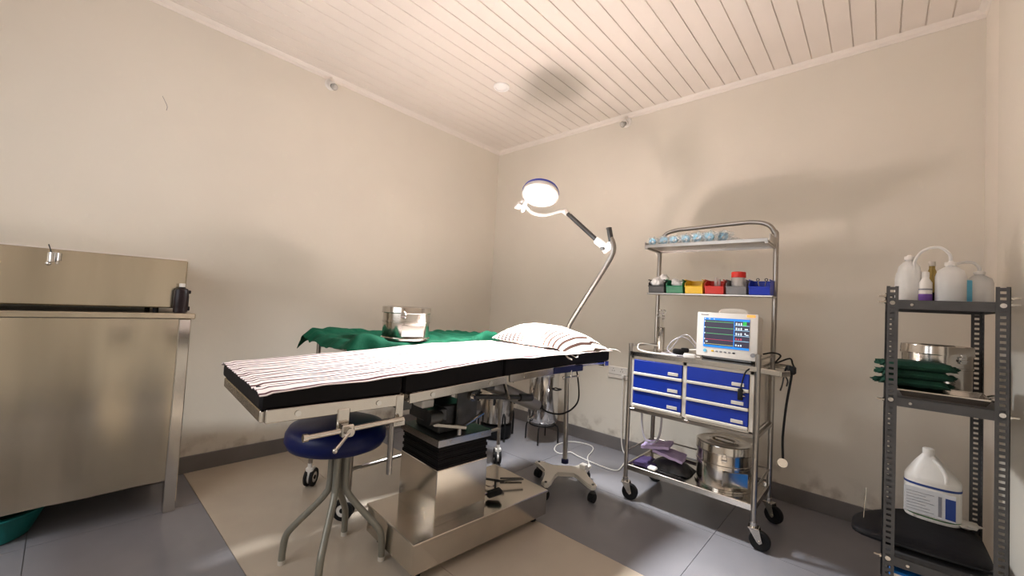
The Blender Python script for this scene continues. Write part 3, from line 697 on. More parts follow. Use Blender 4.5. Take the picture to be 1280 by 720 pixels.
# ------------------------------------------------------------------ blue drawer trolley
X0, X1, Y0, Y1 = 2.0, 2.685, -.75, -.37
tr = thing('drawer_trolley', 'steel trolley with six blue drawers, raised shelf frame and black casters', 'trolley', (2.34, -.56, 0))
part(tr, 'post', MB().cyl((X0, Y0, .125), (X0, Y0, .935), .0125, seg=16).cyl((X0, Y0, .93), (X0, Y0, .94), .014, seg=16), 'tube')
part(tr, 'post', MB().cyl((X1, Y0, .125), (X1, Y0, .950), .0135, seg=16).cyl((X1, Y0, .945), (X1, Y0, .955), .015, seg=16), 'tube')
arch = [(X0, Y1, .125), (X0, Y1, .8), (X0, Y1, 1.55), (X0+.008, Y1, 1.63), (X0+.04, Y1, 1.68), (X0+.11, Y1, 1.70), (2.2, Y1, 1.704), (2.45, Y1, 1.712), (X1-.12, Y1, 1.712), (X1-.045, Y1, 1.69), (X1-.01, Y1, 1.64), (X1, Y1, 1.56), (X1, Y1, .8), (X1, Y1, .125)]
part(tr, 'arch_frame', MB().tube(arch, .0135, 14, n=8), 'tube')
bx = part(tr, 'cabinet_body', MB().box(X0+.012, X1-.012, Y0+.012, Y1-.014, .552, .868, .003), 'cream_plastic')
fr = MB()
fr.box(X0+.010, X1-.014, Y0-.004, Y0+.014, .848, .868, .002).box(X0+.010, X1-.014, Y0-.004, Y0+.014, .552, .564, .002)
fr.box(X0+.010, X0+.026, Y0-.004, Y0+.014, .552, .868, .002).box(X1-.034, X1-.014, Y0-.004, Y0+.014, .552, .868, .002).box(2.318, 2.340, Y0-.004, Y0+.014, .552, .868, .002)
part(tr, 'front_frame', fr, 'cream_plastic', bx)
part(tr, 'side_panel', MB().box(X1-.012, X1-.009, Y0+.03, Y1-.02, .56, .86), 'steel', bx)
for ci, (xa_, xb_) in enumerate(((X0+.028, 2.316), (2.342, X1-.036))):
    for ri in range(3):
        zb = .566+ri*.0945
        d = part(tr, 'drawer', MB().box(xa_, xb_, Y0-.008, Y0+.010, zb+.017, zb+.0925, .003), 'blue_paint')
        part(tr, 'drawer_lip', MB().box(xa_, xb_, Y0-.014, Y0+.008, zb, zb+.016, .003), 'cream_plastic', d)
        wl = .058
        part(tr, 'handle', MB().box(xb_-.022-wl, xb_-.022, Y0-.0105, Y0-.007, zb+.026, zb+.044, .0015), 'paper2', d, label='pale label plate')
part(tr, 'worktop', MB().box(X0+.004, X1-.004, Y0-.012, Y1+.012, .874, .890, .003).box(X0+.004, X1-.004, Y0-.014, Y0-.010, .868, .892), 'steel')
part(tr, 'underframe', MB().box(X0, X1, Y0-.006, Y0+.012, .532, .550, .002).box(X0, X1, Y1-.012, Y1+.006, .532, .550, .002).box(X1-.008, X1+.008, Y0, Y1, .532, .55).box(X0-.008, X0+.008, Y0, Y1, .532, .55), 'tube')
part(tr, 'lower_tray', MB().box(X0+.005, X1-.005, Y0+.005, Y1-.005, .188, .196).box(X0, X1, Y0-.006, Y0+.006, .176, .208, .002).box(X0, X1, Y1-.006, Y1+.006, .176, .208, .002).box(X0-.006, X0+.006, Y0, Y1, .176, .208, .002).box(X1-.006, X1+.006, Y0, Y1, .176, .208, .002), 'steel')
for nm, p, q in (('guard_rail', (X0, Y1, .285), (X1, Y1, .285)), ('guard_rail', (X1, Y0, .285), (X1, Y1, .285)), ('guard_rail', (X0, Y0, .285), (X0, Y1, .285)), ('guard_rail', (X0, Y0, .925), (X0, Y1, .925)), ('guard_rail', (X1, Y0, .925), (X1, Y1, .925))):
    part(tr, nm, MB().cyl(p, q, .005, seg=10), 'tube')
part(tr, 'push_handle', MB().bar((X1, Y0, .875), (X1+.095, Y0+.01, .870), .008, .028, .003).bar((X1+.095, Y0, .870), (X1+.125, Y0+.05, .872), .01, .028, .003).bar((X1+.125, Y0+.05, .872), (X1+.095, Y1-.02, .872), .01, .028, .003).bar((X1+.095, Y1-.02, .872), (X1, Y1, .875), .01, .028, .003), 'steel')
# raised shelf with a rim, bin rail
part(tr, 'top_shelf', MB().box(1.995, X1+.0, -.60, Y1-.012, 1.556, 1.560).box(1.995, X1+.0, -.604, -.600, 1.553, 1.573, .001).box(1.995, X1, Y1-.018, Y1-.012, 1.546, 1.573).box(1.992, 1.996, -.60, Y1-.012, 1.546, 1.590).box(X1-.002, X1+.002, -.56, Y1-.012, 1.556, 1.605), 'tube')
part(tr, 'shelf_strut', MB().box(1.996, 2.012, -.60, Y1, 1.546, 1.556).box(X1-.016, X1, -.60, Y1, 1.546, 1.556), 'tube')
part(tr, 'bin_rail', MB().box(1.975, X1+.012, -.50, Y1-.012, 1.258, 1.268, .002).box(1.975, X1+.012, Y1-.018, Y1-.012, 1.258, 1.30, .002), 'tube')
part(tr, 'hook', MB().cyl((X0-.012, Y1-.01, 1.53), (X0-.02, Y1-.02, 1.55), .006, seg=10), 'white_plastic')
def black_caster(root, x, y, ang):
    mt = Matrix.Translation((x, y, 0)) @ Matrix.Rotation(ang, 4, 'Z')
    f = MB().box(-.026, .026, -.022, .026, .098, .106, .002).cyl((0, 0, .10), (0, 0, .128), .016, seg=14)
    for s in (-1, 1): f.prism([(-.02, .104), (.028, .104), (.042, .045), (.03, .035), (.018, .045)], s*.022-.0015, s*.022+.0015, mt=Matrix(((0, 0, 1, 0), (1, 0, 0, 0), (0, 1, 0, 0), (0, 0, 0, 1))))
    f.cyl((-.028, .03, .047), (.028, .03, .047), .006, seg=10)
    f.bm.transform(mt); c = part(root, 'caster', f, 'steel')
    wh = MB().lathe([(0, -.014), (.03, -.014), (.036, -.017), (.044, -.016), (.047, -.008), (.047, .008), (.044, .016), (.036, .017), (.03, .014), (0, .014)], c=(0, .03, .047), seg=32, rot=Matrix.Rotation(PI/2, 3, 'Y'))
    wh.bm.transform(mt); part(root, 'wheel', wh, 'black', c)
black_caster(tr, X0, Y0, -1.3); black_caster(tr, X1, Y0, -1.5); black_caster(tr, X0, Y1, -1.2); black_caster(tr, X1, Y1, -1.9)

# ------------------------------------------------------------------ six coloured bins and what is in them
def bin_(i, colour, label, group='coloured parts bins on the trolley rail'):
    x0 = 1.985+i*.1185; w_ = .108
    t = thing('parts_bin', label, 'bin', (x0+w_/2, -.44, 1.269), 0, group)
    b = MB(); hw = w_/2
    def quadbox(y0, y1, za, zb2, x_=None): pass
    # floor, back, two sides (sloping up to the back) and a low sloping front
    b.box(-hw+.006, hw-.006, -.052, .045, 0, .003)
    b.box(-hw+.004, hw-.004, .042, .046, 0, .085)
    side = [(-.056, 0), (.046, 0), (.046, .085), (-.020, .085), (-.068, .062), (-.062, .040)]
    mm = Matrix(((0, 0, 1, 0), (1, 0, 0, 0), (0, 1, 0, 0), (0, 0, 0, 1)))
    b.prism(side, -hw+.002, -hw+.005, mt=mm); b.prism(side, hw-.005, hw-.002, mt=mm)
    b.bar((0, -.054, .001), (0, -.064, .044), w_-.006, .003, upv=(1, 0, 0)) if False else None
    fp = [(-.056, 0), (-.053, 0), (-.060, .042), (-.064, .042)]
    b.prism(fp, -hw+.004, hw-.004, mt=mm)
    lpart(t, 'tray', b, colour)
    lpart(t, 'front_lip', MB().box(-hw, hw, -.070, -.058, .040, .047, .002).box(-hw, -hw+.006, -.068, .046, .080, .087, .002).box(hw-.006, hw, -.068, .046, .080, .087, .002), colour)
    return t
bins = [('black_p', 'black parts bin holding cotton, at the left end of the trolley rail'), ('green_p', 'green parts bin holding cotton, second from the left'), ('yellow', 'yellow parts bin on the trolley rail'),
        ('red', 'red parts bin holding a clear vial on the trolley rail'), ('grey_p', 'grey parts bin holding a red-lidded jar'), ('blue_p', 'blue parts bin at the right end of the trolley rail')]
for i, (c, l) in enumerate(bins): bin_(i, c, l)
bxp = lambda i: 1.985+i*.1185+.054
def cotton(i, balls, label):
    b = MB()
    for (dx, dy, dz, r, sx) in balls: b.ball((bxp(i)+dx, -.44+dy, 1.272+dz), r, sx, 1, 1, jit=.35)
    tag(recenter(b.build('cotton_roll', 'cotton', smooth=70), (bxp(i), -.44, 1.272)), label, 'cotton')
cotton(0, [(-.010, -.02, .062, .038, 1.1), (.024, .0, .094, .030, 1)], 'lumpy white cotton wool heaped in the black bin')
cotton(1, [(-.010, -.01, .066, .028, 1), (.012, -.01, .045, .030, 1.1)], 'lumpy white cotton wool heaped in the green bin')
b = MB().cyl((bxp(3)-.004, -.45, 1.274), (bxp(3)-.004, -.455, 1.375), .009, seg=14).cyl((bxp(3)+.010, -.44, 1.274), (bxp(3)+.012, -.44, 1.362), .008, seg=14)
tag(recenter(b.build('vial', 'poly_clear'), (bxp(3), -.45, 1.273)), 'clear plastic vials standing in the red bin', 'vial')['kind'] = 'stuff'
jr = thing('jar', 'clear jar with a red screw lid in the grey bin', 'jar', (bxp(4)-.002, -.44, 1.273))
lpart(jr, 'body', MB().lathe([(0, 0), (.036, 0), (.038, .004), (.038, .09), (.034, .098), (0, .098)], seg=32), 'poly_clear')
lpart(jr, 'lid', MB().lathe([(0, .098), (.038, .098), (.039, .10), (.039, .128), (.036, .132), (0, .132)], seg=32), 'red', label='red screw lid')
lpart(jr, 'contents', MB().ball((-.008, -.01, .055), .022, jit=.4).ball((.014, -.012, .05), .018, jit=.4), 'cotton')
fo = thing('forceps', 'small metal instruments lying in the blue bin', 'forceps', (bxp(5), -.44, 1.273))
for dx in (-.02, .022):
    lpart(fo, 'finger_ring', MB().tube([(dx+.007*math.cos(a), -.0, .086+.007*math.sin(a)) for a in [2*PI*k/14 for k in range(14)]], .0025, 6, smooth=False, closed=True), 'gunmetal')
    lpart(fo, 'shank', MB().cyl((dx, 0, .080), (dx*.3, .01, .004), .003, seg=8), 'chrome')

# ------------------------------------------------------------------ mask packets on the top shelf
mx_ = [(2.030, -.56, .029, 0), (2.100, -.55, .032, .3), (2.165, -.555, .032, -.2), (2.235, -.55, .034, .5), (2.305, -.555, .036, .1), (2.375, -.55, .037, -.4), (2.435, -.50, .040, .2)]
pos = ['first packet from the left', 'second packet from the left', 'third packet from the left', 'middle packet of the row', 'third packet from the right end', 'second packet from the right end', 'rightmost of the packet row']
for i, (x, y, r, rz) in enumerate(mx_):
    t = thing('mask_packet', 'film packet with a pale blue disc, ' + pos[i], 'packet', (x, y, 1.561), rz*.3, 'film packets on the top shelf')
    lpart(t, 'film', MB().ball((0, .006, r*1.15), r, 1.2, .8, 1.15, jit=.55), 'poly_bag', smooth=20)
    lpart(t, 'white_hub', MB().cyl((.004, -.017, r*1.1), (.004, -.010, r*1.15), r*.26, seg=12), 'disc_white', label='white centre')
    lpart(t, 'filter_disc', MB().cyl((0, -.012, r*1.2), (0, .002, r*1.3), r*.68, seg=20), 'mask_blue', label='pale blue disc')
t = thing('film_bag', 'loose clear plastic bag lying flat at the right of the packets on the top shelf', 'bag', (2.54, -.49, 1.561))
lpart(t, 'film', MB().grid(14, 8, lambda a, b: (-.08+.17*a, -.05+.1*b, .004+.05*(1-a)*math.sin(PI*min(1, b+.02))+.006*noise.noise(Vector((a*7, b*7, 2)))), thick=.001), 'poly_bag')
lpart(t, 'seam', MB().bar((.02, -.052, .010), (.095, -.045, .008), .006, .003), 'white_plastic')

# ------------------------------------------------------------------ patient monitor
mo = thing('patient_monitor', 'white patient monitor showing flat coloured traces on the trolley top', 'monitor', (2.50, -.62, .891), -.03)
lpart(mo, 'case', MB().box(-.155, .155, 0, .045, .018, .262, .012, seg=3).box(-.145, .150, .04, .15, .03, .255, .02, seg=3), 'cream_plastic')
lpart(mo, 'front_bezel', MB().box(-.157, .157, -.006, .006, .014, .265, .005, seg=2), 'white_plastic')
lpart(mo, 'foot', MB().box(-.13, .13, .005, .13, 0, .02, .004), 'gunmetal')
lpart(mo, 'carry_handle', MB().tube([(-.06, .1, .25), (-.045, .1, .275), (.06, .1, .275), (.075, .1, .25)], .008, 8, flat=2), 'cream_plastic')
sx0, sx1, sz0, sz1 = -.118, .118, .068, .235
sc_ = lpart(mo, 'screen', MB().box(sx0, sx1, -.009, -.006, sz0, sz1, .001), 'scr_dark', label='lit dark screen')
def scr(name, rects, m, d=0):
    b = MB()
    for (a, c, e, f) in rects: b.box(a, c, -.0094-d, -.0088, e, f)
    o = lpart(mo, name, b, m, sc_)
    return o
scr('header_bar', [(sx0, sx1, sz1-.013, sz1)], 'scr_blue'); scr('footer_bar', [(sx0, sx1, sz0, sz0+.012)], 'scr_blue')
scr('side_bar', [(sx0, sx0+.004, sz0, sz1)], 'scr_blue'); scr('readout_column_edge', [(.040, .044, sz0+.012, sz1-.013)], 'scr_blue')
H_ = sz1-sz0
for f, m in ((.86, 'scr_green'), (.66, 'scr_green'), (.46, 'scr_green'), (.26, 'scr_red'), (.10, 'scr_yellow')):
    z = sz0+H_*f; scr('trace', [(sx0+.012, .039, z, z+.0022)], m)
    scr('lead_mark', [(sx0+.003, sx0+.009, z-.002, z+.005)], 'scr_white')
for f in (.78, .62, .44, .27): z = sz0+H_*f; scr('divider', [(.044, sx1, z, z+.003)], 'scr_cyan')
random.seed(3)
for (f0, f1, m) in ((.80, .88, 'scr_white'), (.64, .72, 'scr_white'), (.47, .55, 'scr_white'), (.31, .37, 'scr_red'), (.11, .17, 'scr_white')):
    z0_, z1_ = sz0+H_*f0, sz0+H_*f1
    scr('readout', [(.050+k*.012, .050+k*.012+.007, z0_, z1_-.002*(k % 2)) for k in range(3)], m)
scr('lead_grid', [(.086+i*.006, .086+i*.006+.0045, sz0+H_*.79+j*.006, sz0+H_*.79+j*.006+.0045) for i in range(3) for j in range(4)], 'scr_brightgreen')
scr('readout', [(.094, .110, sz0+H_*.66, sz0+H_*.70), (.094, .100, sz0+H_*.50, sz0+H_*.56), (.100, .114, sz0+H_*.48, sz0+H_*.51)], 'scr_white')
scr('header_mark', [(sx0+.004, sx0+.010, sz1-.010, sz1-.003), (sx0+.026, sx0+.036, sz1-.009, sz1-.004), (sx0+.052, sx0+.060, sz1-.009, sz1-.004)], 'scr_white')
scr('readout', [(sx0+.012, sx0+.024, sz0+H_*.17, sz0+H_*.20)], 'scr_white')
lpart(mo, 'alarm_light', MB().box(.100, .145, -.009, .02, .246, .262, .004), 'alarm', label='orange alarm light')
kp = lpart(mo, 'key', MB().box(-.075, -.060, -.009, -.005, .042, .052, .002), 'yellow', label='yellow key')
for k in range(5): lpart(mo, 'key', MB().box(-.052+k*.022, -.038+k*.022, -.009, -.005, .042, .050, .002), 'grey_p' if k < 4 else 'black_p')
lpart(mo, 'power_key', MB().cyl((-.108, -.005, .046), (-.108, -.010, .046), .009, seg=20), 'mask_blue', label='pale blue round key')
lpart(mo, 'dial', MB().cyl((.138, -.004, .046), (.138, -.018, .046), .011, seg=24), 'grey_p', label='grey turning knob')
lpart(mo, 'maker_mark', MB().box(-.135, -.095, -.0075, -.006, .249, .253), 'grey_print')

# ------------------------------------------------------------------ instrument jar, leads, probe on the trolley top
ij = thing('instrument_jar', 'tall narrow steel jar of ringed forceps at the left of the trolley top', 'jar', (2.09, -.52, .891))
lpart(ij, 'body', MB().lathe([(0, 0), (.026, 0), (.027, .004), (.024, .01), (.024, .150), (.026, .153), (.023, .153), (.022, .012), (0, .012)], seg=28), 'steel')
for k, (dx, dy, ht) in enumerate(((-.012, 0, .255), (.004, -.008, .275), (.014, .006, .24))):
    t = thing('ringed_forceps', ('steel ringed forceps standing leftmost in the steel jar', 'steel ringed forceps standing tallest in the middle of the steel jar', 'steel ringed forceps standing rightmost in the steel jar')[k], 'forceps', (2.09+dx*.6, -.52+dy*.6, .904), k*.8, 'forceps in the steel jar')
    s = -1 if k == 0 else 1
    lpart(t, 'shank', MB().tube([(0, 0, 0), (.002*s, 0, ht*.5), (.004*s, 0, ht-.045)], .0032, 8), 'chrome')
    for rr in (-.010, .012):
        lpart(t, 'finger_ring', MB().tube([(.005*s+rr+.0095*math.cos(a), 0, ht-.035+.012*math.sin(a)) for a in [2*PI*j/14 for j in range(14)]], .0024, 6, smooth=False, closed=True), 'chrome')
def wire(name, pts, r, m, label, cat='cable', group=None):
    o = MB().tube(pts, r, 6, n=6).build(name, m); return tag(recenter(o, pts[0]), label, cat, group)
wire('monitor_lead', [(2.335, -.60, .94), (2.30, -.62, .985), (2.26, -.63, 1.0), (2.21, -.64, .97), (2.19, -.66, .92), (2.24, -.68, .897), (2.31, -.69, .896), (2.34, -.70, .897)], .0032, 'hose', 'grey monitor lead arching highest beside the monitor')
wire('monitor_lead', [(2.335, -.585, .96), (2.28, -.57, 1.01), (2.23, -.56, 1.0), (2.20, -.57, .95), (2.17, -.60, .90), (2.15, -.65, .897), (2.20, -.70, .897), (2.28, -.715, .897)], .003, 'hose', 'grey monitor lead looping nearest the forceps jar')
wire('white_lead', [(2.33, -.57, .93), (2.27, -.52, .92), (2.17, -.46, .905), (2.06, -.58, .93), (2.015, -.66, .935), (2.03, -.71, .905), (2.10, -.73, .896), (2.20, -.735, .896), (2.27, -.73, .896)], .004, 'white_plastic', 'white lead coiled at the left front corner of the trolley top')
t = thing('sensor_probe', 'black clip sensor lying in front of the coiled leads', 'sensor', (2.255, -.65, .892), .4)
lpart(t, 'clip', MB().box(-.035, .03, -.018, .018, .002, .038, .012, seg=2), 'black')
lpart(t, 'jaw', MB().box(.01, .055, -.012, .012, .02, .046, .008, seg=2), 'black')
t = thing('white_connector', 'white connector plug on the trolley top at the foot of the monitor', 'plug', (2.34, -.72, .891), .1)
lpart(t, 'shell', MB().box(-.032, .032, -.012, .012, 0, .024, .006, seg=2), 'white_plastic')
lpart(t, 'strain_relief', MB().cyl((.03, 0, .012), (.055, .004, .010), .006, .004, seg=10), 'white_plastic')
t = thing('hanging_plug', 'black plug on a lead hanging down over the right-hand drawers', 'plug', (2.615, -.775, .745))
lpart(t, 'plug_body', MB().box(-.012, .012, -.010, .010, -.03, .028, .005, seg=2), 'black')
lpart(t, 'lead', MB().tube([(0, 0, .025), (.006, 0, .06), (.02, .0, .115), (.04, .02, .138), (.055, .05, .148), (.045, .10, .151)], .0035, 8), 'black')
lpart(t, 'pin', MB().cyl((.010, -.004, -.008), (.022, -.008, -.006), .0035, seg=8).cyl((.010, -.004, .010), (.022, -.008, .012), .0035, seg=8), 'chrome')
# coiled black lead at the right and the stethoscope
wire('black_lead', [(2.66, -.50, .94), (2.70, -.46, .95), (2.73, -.42, .935), (2.72, -.50, .90), (2.78, -.48, .93), (2.80, -.52, .905), (2.815, -.56, .885)], .0045, 'black', 'black lead running from the monitor to the push handle')
t = thing('stethoscope', 'black stethoscope hanging from the trolley push handle', 'stethoscope', (2.80, -.62, .90))
part(t, 'tubing', MB().tube([(2.775, -.60, .855), (2.79, -.62, .90), (2.812, -.64, .893), (2.812, -.65, .85), (2.795, -.66, .70), (2.785, -.66, .55), (2.788, -.66, .445)], .0055, 8), 'black')
part(t, 'ear_tube', MB().tube([(2.775, -.60, .855), (2.765, -.58, .80), (2.76, -.60, .77)], .004, 8).tube([(2.775, -.60, .855), (2.785, -.56, .82), (2.78, -.55, .79)], .004, 8), 'gunmetal')
part(t, 'chest_piece', MB().cyl((2.788, -.668, .425), (2.788, -.652, .425), .022, seg=24), 'steel', label='round steel chest piece')
part(t, 'tube_clip', MB().box(2.795, 2.83, -.665, -.625, .865, .905, .006), 'black')
# clear hose loop under the drawers
wire('clear_hose', [(2.02, -.60, .531), (2.025, -.60, .42), (2.045, -.60, .345), (2.085, -.60, .322), (2.125, -.60, .345), (2.145, -.60, .42), (2.15, -.60, .531)], .007, 'hose', 'clear hose loop hanging under the left drawers', 'hose')

# ------------------------------------------------------------------ on the lower tray
drum('lower_drum', 'large shiny steel drum with a flat lid on the lower tray of the drawer trolley', (2.49, -.548, .197), .143, .235, -.1)
bpk = MB().grid(20, 14, lambda a, b: (2.10+.235*a, -.66+.16*b, .199+.062*math.sin(PI*min(1, a*1.02))**.5*math.sin(PI*b)**.5+.008*noise.noise(Vector((a*6, b*6, 1)))))
bpk.grid(20, 14, lambda a, b: (2.10+.235*a, -.66+.16*b, .199))
bmesh.ops.remove_doubles(bpk.bm, verts=bpk.bm.verts, dist=.001)
tag(recenter(bpk.build('plastic_bag', 'bagblack', smooth=60), (2.23, -.58, .198)), 'crumpled black plastic bag on the lower tray left of the drum', 'bag')
t = thing('lilac_bundle', 'lilac cloth bundle folded on top of the black plastic bag', 'cloth', (2.14, -.60, .27), .15)
def lil(x0, x1, y0, y1, z0, sl, seed):
    return MB().grid(14, 10, lambda a, b: (x0+(x1-x0)*a, y0+(y1-y0)*b, z0+sl*a+.008*noise.noise(Vector((a*4, b*4, seed)))), thick=.016)
lpart(t, 'upper_fold', lil(-.09, .07, -.075, .07, .050, .025, 1), 'purple')
lpart(t, 'lower_fold', lil(-.02, .15, -.075, .07, .042, -.03, 5), 'purple')
t = thing('folded_towel', 'dark purple folded cloth under the lilac bundle at the tray corner', 'cloth', (2.07, -.62, .198))
lpart(t, 'cloth', MB().grid(10, 8, lambda a, b: (-.05+.13*a, -.08+.15*b, .02+.006*noise.noise(Vector((a*4, b*4, 1)))), thick=.018), 'dkpurple')
lpart(t, 'white_tag', MB().box(.05, .10, -.10, -.06, .004, .022, .006), 'white_plastic')

# ------------------------------------------------------------------ slotted angle rack on the right
RX0, RX1, RY0, RY1 = 3.155, 3.462, -1.0, -.50
rk = thing('slotted_rack', 'dark grey slotted-angle rack holding bottles against the right wall', 'rack', (3.31, -.75, 0))
def angle_post(x, y, sx, sy, h=1.29):
    """slotted angle: two flanges with real slots; sx, sy = inward directions"""
    b = MB(); wd = .034; th = .002; pitch = .021
    def strips(fn):
        fn(0, .010, 0, h); fn(wd-.010, wd, 0, h)
        n = int(h/pitch)
        for i in range(n+1): fn(.010, wd-.010, max(0, i*pitch-.006), min(h, i*pitch+.006))
    def fx(a, c, z0, z1): xa, xb = sorted((x+sx*a, x+sx*c)); ya, yb = sorted((y, y+sy*th)); b.box(xa, xb, ya, yb, z0, z1)
    def fy(a, c, z0, z1): ya, yb = sorted((y+sy*a, y+sy*c)); xa, xb = sorted((x, x+sx*th)); b.box(xa, xb, ya, yb, z0, z1)
    strips(fx); strips(fy)
    return b
for x, sx in ((RX0, 1), (RX1, -1)):
    for y, sy in ((RY0, 1), (RY1, -1)): part(rk, 'post', angle_post(x, y, sx, sy), 'rack')
for z in (1.238, .872, .285):
    sh_ = part(rk, 'shelf', MB().box(RX0+.003, RX1-.003, RY0+.003, RY1-.003, z-.003, z).box(RX0+.003, RX1-.003, RY0+.003, RY0+.006, z-.034, z).box(RX0+.003, RX1-.003, RY1-.006, RY1-.003, z-.034, z).box(RX0+.003, RX0+.006, RY0+.003, RY1-.003, z-.034, z).box(RX1-.006, RX1-.003, RY0+.003, RY1-.003, z-.034, z), 'rack')
    for x, s in ((RX0, -1), (RX1, 1)):
        for dz in (-.008, .014) if z > 1 else (-.018,):
            part(rk, 'bolt', MB().cyl((x-s*.004, RY0+.018, z+dz), (x+s*.022, RY0+.018, z+dz), .0035, seg=8).cyl((x+s*.001, RY0+.018, z+dz), (x+s*.006, RY0+.018, z+dz), .007, seg=6), 'steel', sh_)
        part(rk, 'bolt', MB().cyl((x-s*.017, RY0, z-.012), (x-s*.017, RY0-.004, z-.012), .008, seg=12), 'chrome', sh_)
    part(rk, 'bolt', MB().cyl((RX0+.07, RY0+.004, z-.018), (RX0+.07, RY0-.001, z-.018), .005, seg=10), 'chrome', sh_)

def wash_bottle(name, loc, r, h, label, spout=None, m='poly', sxy=(1, .8), liquid=None):
    t = thing(name, label, 'bottle', loc)
    lpart(t, 'body', MB().lathe([(0, 0), (r*.95, 0), (r, .005), (r, h*.62), (r*.86, h*.76), (r*.5, h*.84), (r*.34, h*.86), (r*.34, h*.89), (0, h*.89)], seg=32, sx=sxy[0], sy=sxy[1]), m)
    lpart(t, 'cap', MB().lathe([(0, h*.89), (r*.42, h*.89), (r*.42, h*.97), (r*.2, h*.98), (r*.15, h), (0, h)], seg=20), 'white_plastic')
    if liquid: lpart(t, 'liquid', MB().lathe([(0, .004), (r*.96, .004), (r*.97, h*liquid), (0, h*liquid)], seg=32, sx=sxy[0]*.985, sy=sxy[1]*.985), 'liquid', label='pale bluish liquid')
    if spout:
        lpart(t, 'spout', MB().tube([(0, 0, h*.97)]+spout, .0052, 8), m)
    return t
wash_bottle('spray_bottle', (3.222, -.84, 1.239), .036, .188, 'tall narrow milky plastic bottle at the left end of the rack top', m='poly')
wash_bottle('plastic_bottle', (3.212, -.74, 1.239), .030, .165, 'milky plastic bottle half hidden behind the leftmost bottle on the rack top')
wash_bottle('wash_bottle', (3.335, -.86, 1.239), .040, .158, 'squat milky wash bottle with a long curved spout, half full', [(-.004, 0, .185), (-.03, 0, .212), (-.07, 0, .205), (-.095, 0, .17), (-.10, 0, .125)], sxy=(1.05, .8), liquid=.42)
wash_bottle('wash_bottle', (3.415, -.80, 1.239), .037, .125, 'faint milky wash bottle with a thin spout near the right post of the rack', [(-.002, 0, .14), (-.02, 0, .158), (-.055, 0, .155), (-.075, 0, .13)], m='poly_clear')
t = thing('amber_bottle', 'amber plastic bottle between the milky bottles on the rack top', 'bottle', (3.292, -.76, 1.239))
lpart(t, 'body', MB().lathe([(0, 0), (.019, 0), (.02, .004), (.02, .10), (.012, .13), (.009, .14), (.009, .15), (0, .15)], seg=24), 'amber')
lpart(t, 'cap', MB().lathe([(0, .15), (.011, .15), (.011, .168), (0, .168)], seg=16), 'paper2')
lpart(t, 'dark_label', MB().lathe([(.0204, .0), (.0206, .002), (.0206, .04), (.0204, .042)], seg=24), 'brown', label='dark red-brown lower band')
t = thing('labelled_bottle', 'small white bottle with a violet label beside the leftmost bottles on the rack top', 'bottle', (3.268, -.86, 1.239))
lpart(t, 'body', MB().lathe([(0, 0), (.018, 0), (.019, .003), (.019, .075), (.012, .088), (.010, .095), (0, .095)], seg=24), 'white_plastic')
lpart(t, 'cap', MB().lathe([(0, .095), (.011, .095), (.011, .115), (.008, .118), (0, .118)], seg=16), 'white_plastic')
lpart(t, 'violet_label', MB().lathe([(.0192, .002), (.0195, .003), (.0195, .028), (.0192, .030)], seg=24), 'purple_label', label='violet band')
lpart(t, 'print_line', MB().lathe([(.0192, .045), (.0195, .046), (.0195, .050), (.0192, .051)], seg=24), 'grey_print')
t = thing('slim_blue_box', 'slim blue carton standing between the two wash bottles', 'carton', (3.382, -.80, 1.239))
lpart(t, 'carton_body', MB().box(-.012, .012, -.03, .03, 0, .085, .001), 'mask_blue')
lpart(t, 'carton_flap', MB().box(-.0115, .0115, -.03, .03, .085, .087), 'mask_blue')

drum('rack_drum', 'steel drum standing on the middle rack shelf behind the green cloths', (3.315, -.64, .8725), .108, .195, .3, handle=False, holes=False)
for k in range(3):
    t = thing('folded_cloth', ('dark green folded cloth at the bottom of the pile on the rack', 'dark green folded cloth in the middle of the pile on the rack', 'dark green folded cloth on top of the pile on the rack')[k], 'cloth', (3.235+.006*k, -.865, .909+.032*k), .05*k, 'folded green cloths on the rack')
    def fn(sg, k=k):
        def f(a, b):
            u, v = 2*a-1, 2*b-1
            ex = .098*(1+.10*noise.noise(Vector((v*3, k, 1)))); ey = .085
            hh = .0165*(1-abs(u)**8)*(1-abs(v)**8)
            return (u*ex, v*ey, .0155+sg*hh+.003*noise.noise(Vector((u*3, v*3, k*4)))-(.012*max(0, abs(u)-.85)/.15))
        return f
    b = MB().grid(22, 14, fn(1)).grid(22, 14, fn(-1)); bmesh.ops.remove_doubles(b.bm, verts=b.bm.verts, dist=.0006)
    lpart(t, 'cloth', b, 'green_dark', smooth=60)
    lpart(t, 'fold_edge', MB().ball((-.098, -.045+.03*k, .014), .018, 1.2, 1.2, .6, jit=.8), 'green_dark', smooth=60)
    lpart(t, 'fold_edge', MB().ball((.094, -.03, .014), .014, 1.2, 1.5, .6, jit=.8), 'green_dark', smooth=60)
t = thing('steel_tray', 'shallow steel instrument tray on the middle rack shelf, under the green cloths', 'tray', (3.31, -.87, .8725))
def tray(b, hx, hy, z0, h, lip):
    b.box(-hx, hx, -hy, hy, z0, z0+.002)
    P = [(-hx, -hy), (hx, -hy), (hx, hy), (-hx, hy)]
    for (a, c), (d, e) in zip(P, P[1:]+P[:1]):
        n = Vector((e-c, a-d, 0)).normalized()
        v = [b.bm.verts.new((a, c, z0+.001)), b.bm.verts.new((d, e, z0+.001)), b.bm.verts.new((d+(1 if d > 0 else -1)*lip*.6, e+(1 if e > 0 else -1)*lip*.6, z0+h)), b.bm.verts.new((a+(1 if a > 0 else -1)*lip*.6, c+(1 if c > 0 else -1)*lip*.6, z0+h))]
        b.bm.faces.new(v)
    return b
lpart(t, 'pan', tray(MB(), .105, .085, .001, .024, .02), 'steel')
lpart(t, 'rim', MB().tube([(-.12, -.10, .026), (.12, -.10, .026), (.12, .10, .026), (-.12, .10, .026)], .0035, 8, smooth=False, closed=True), 'steel')
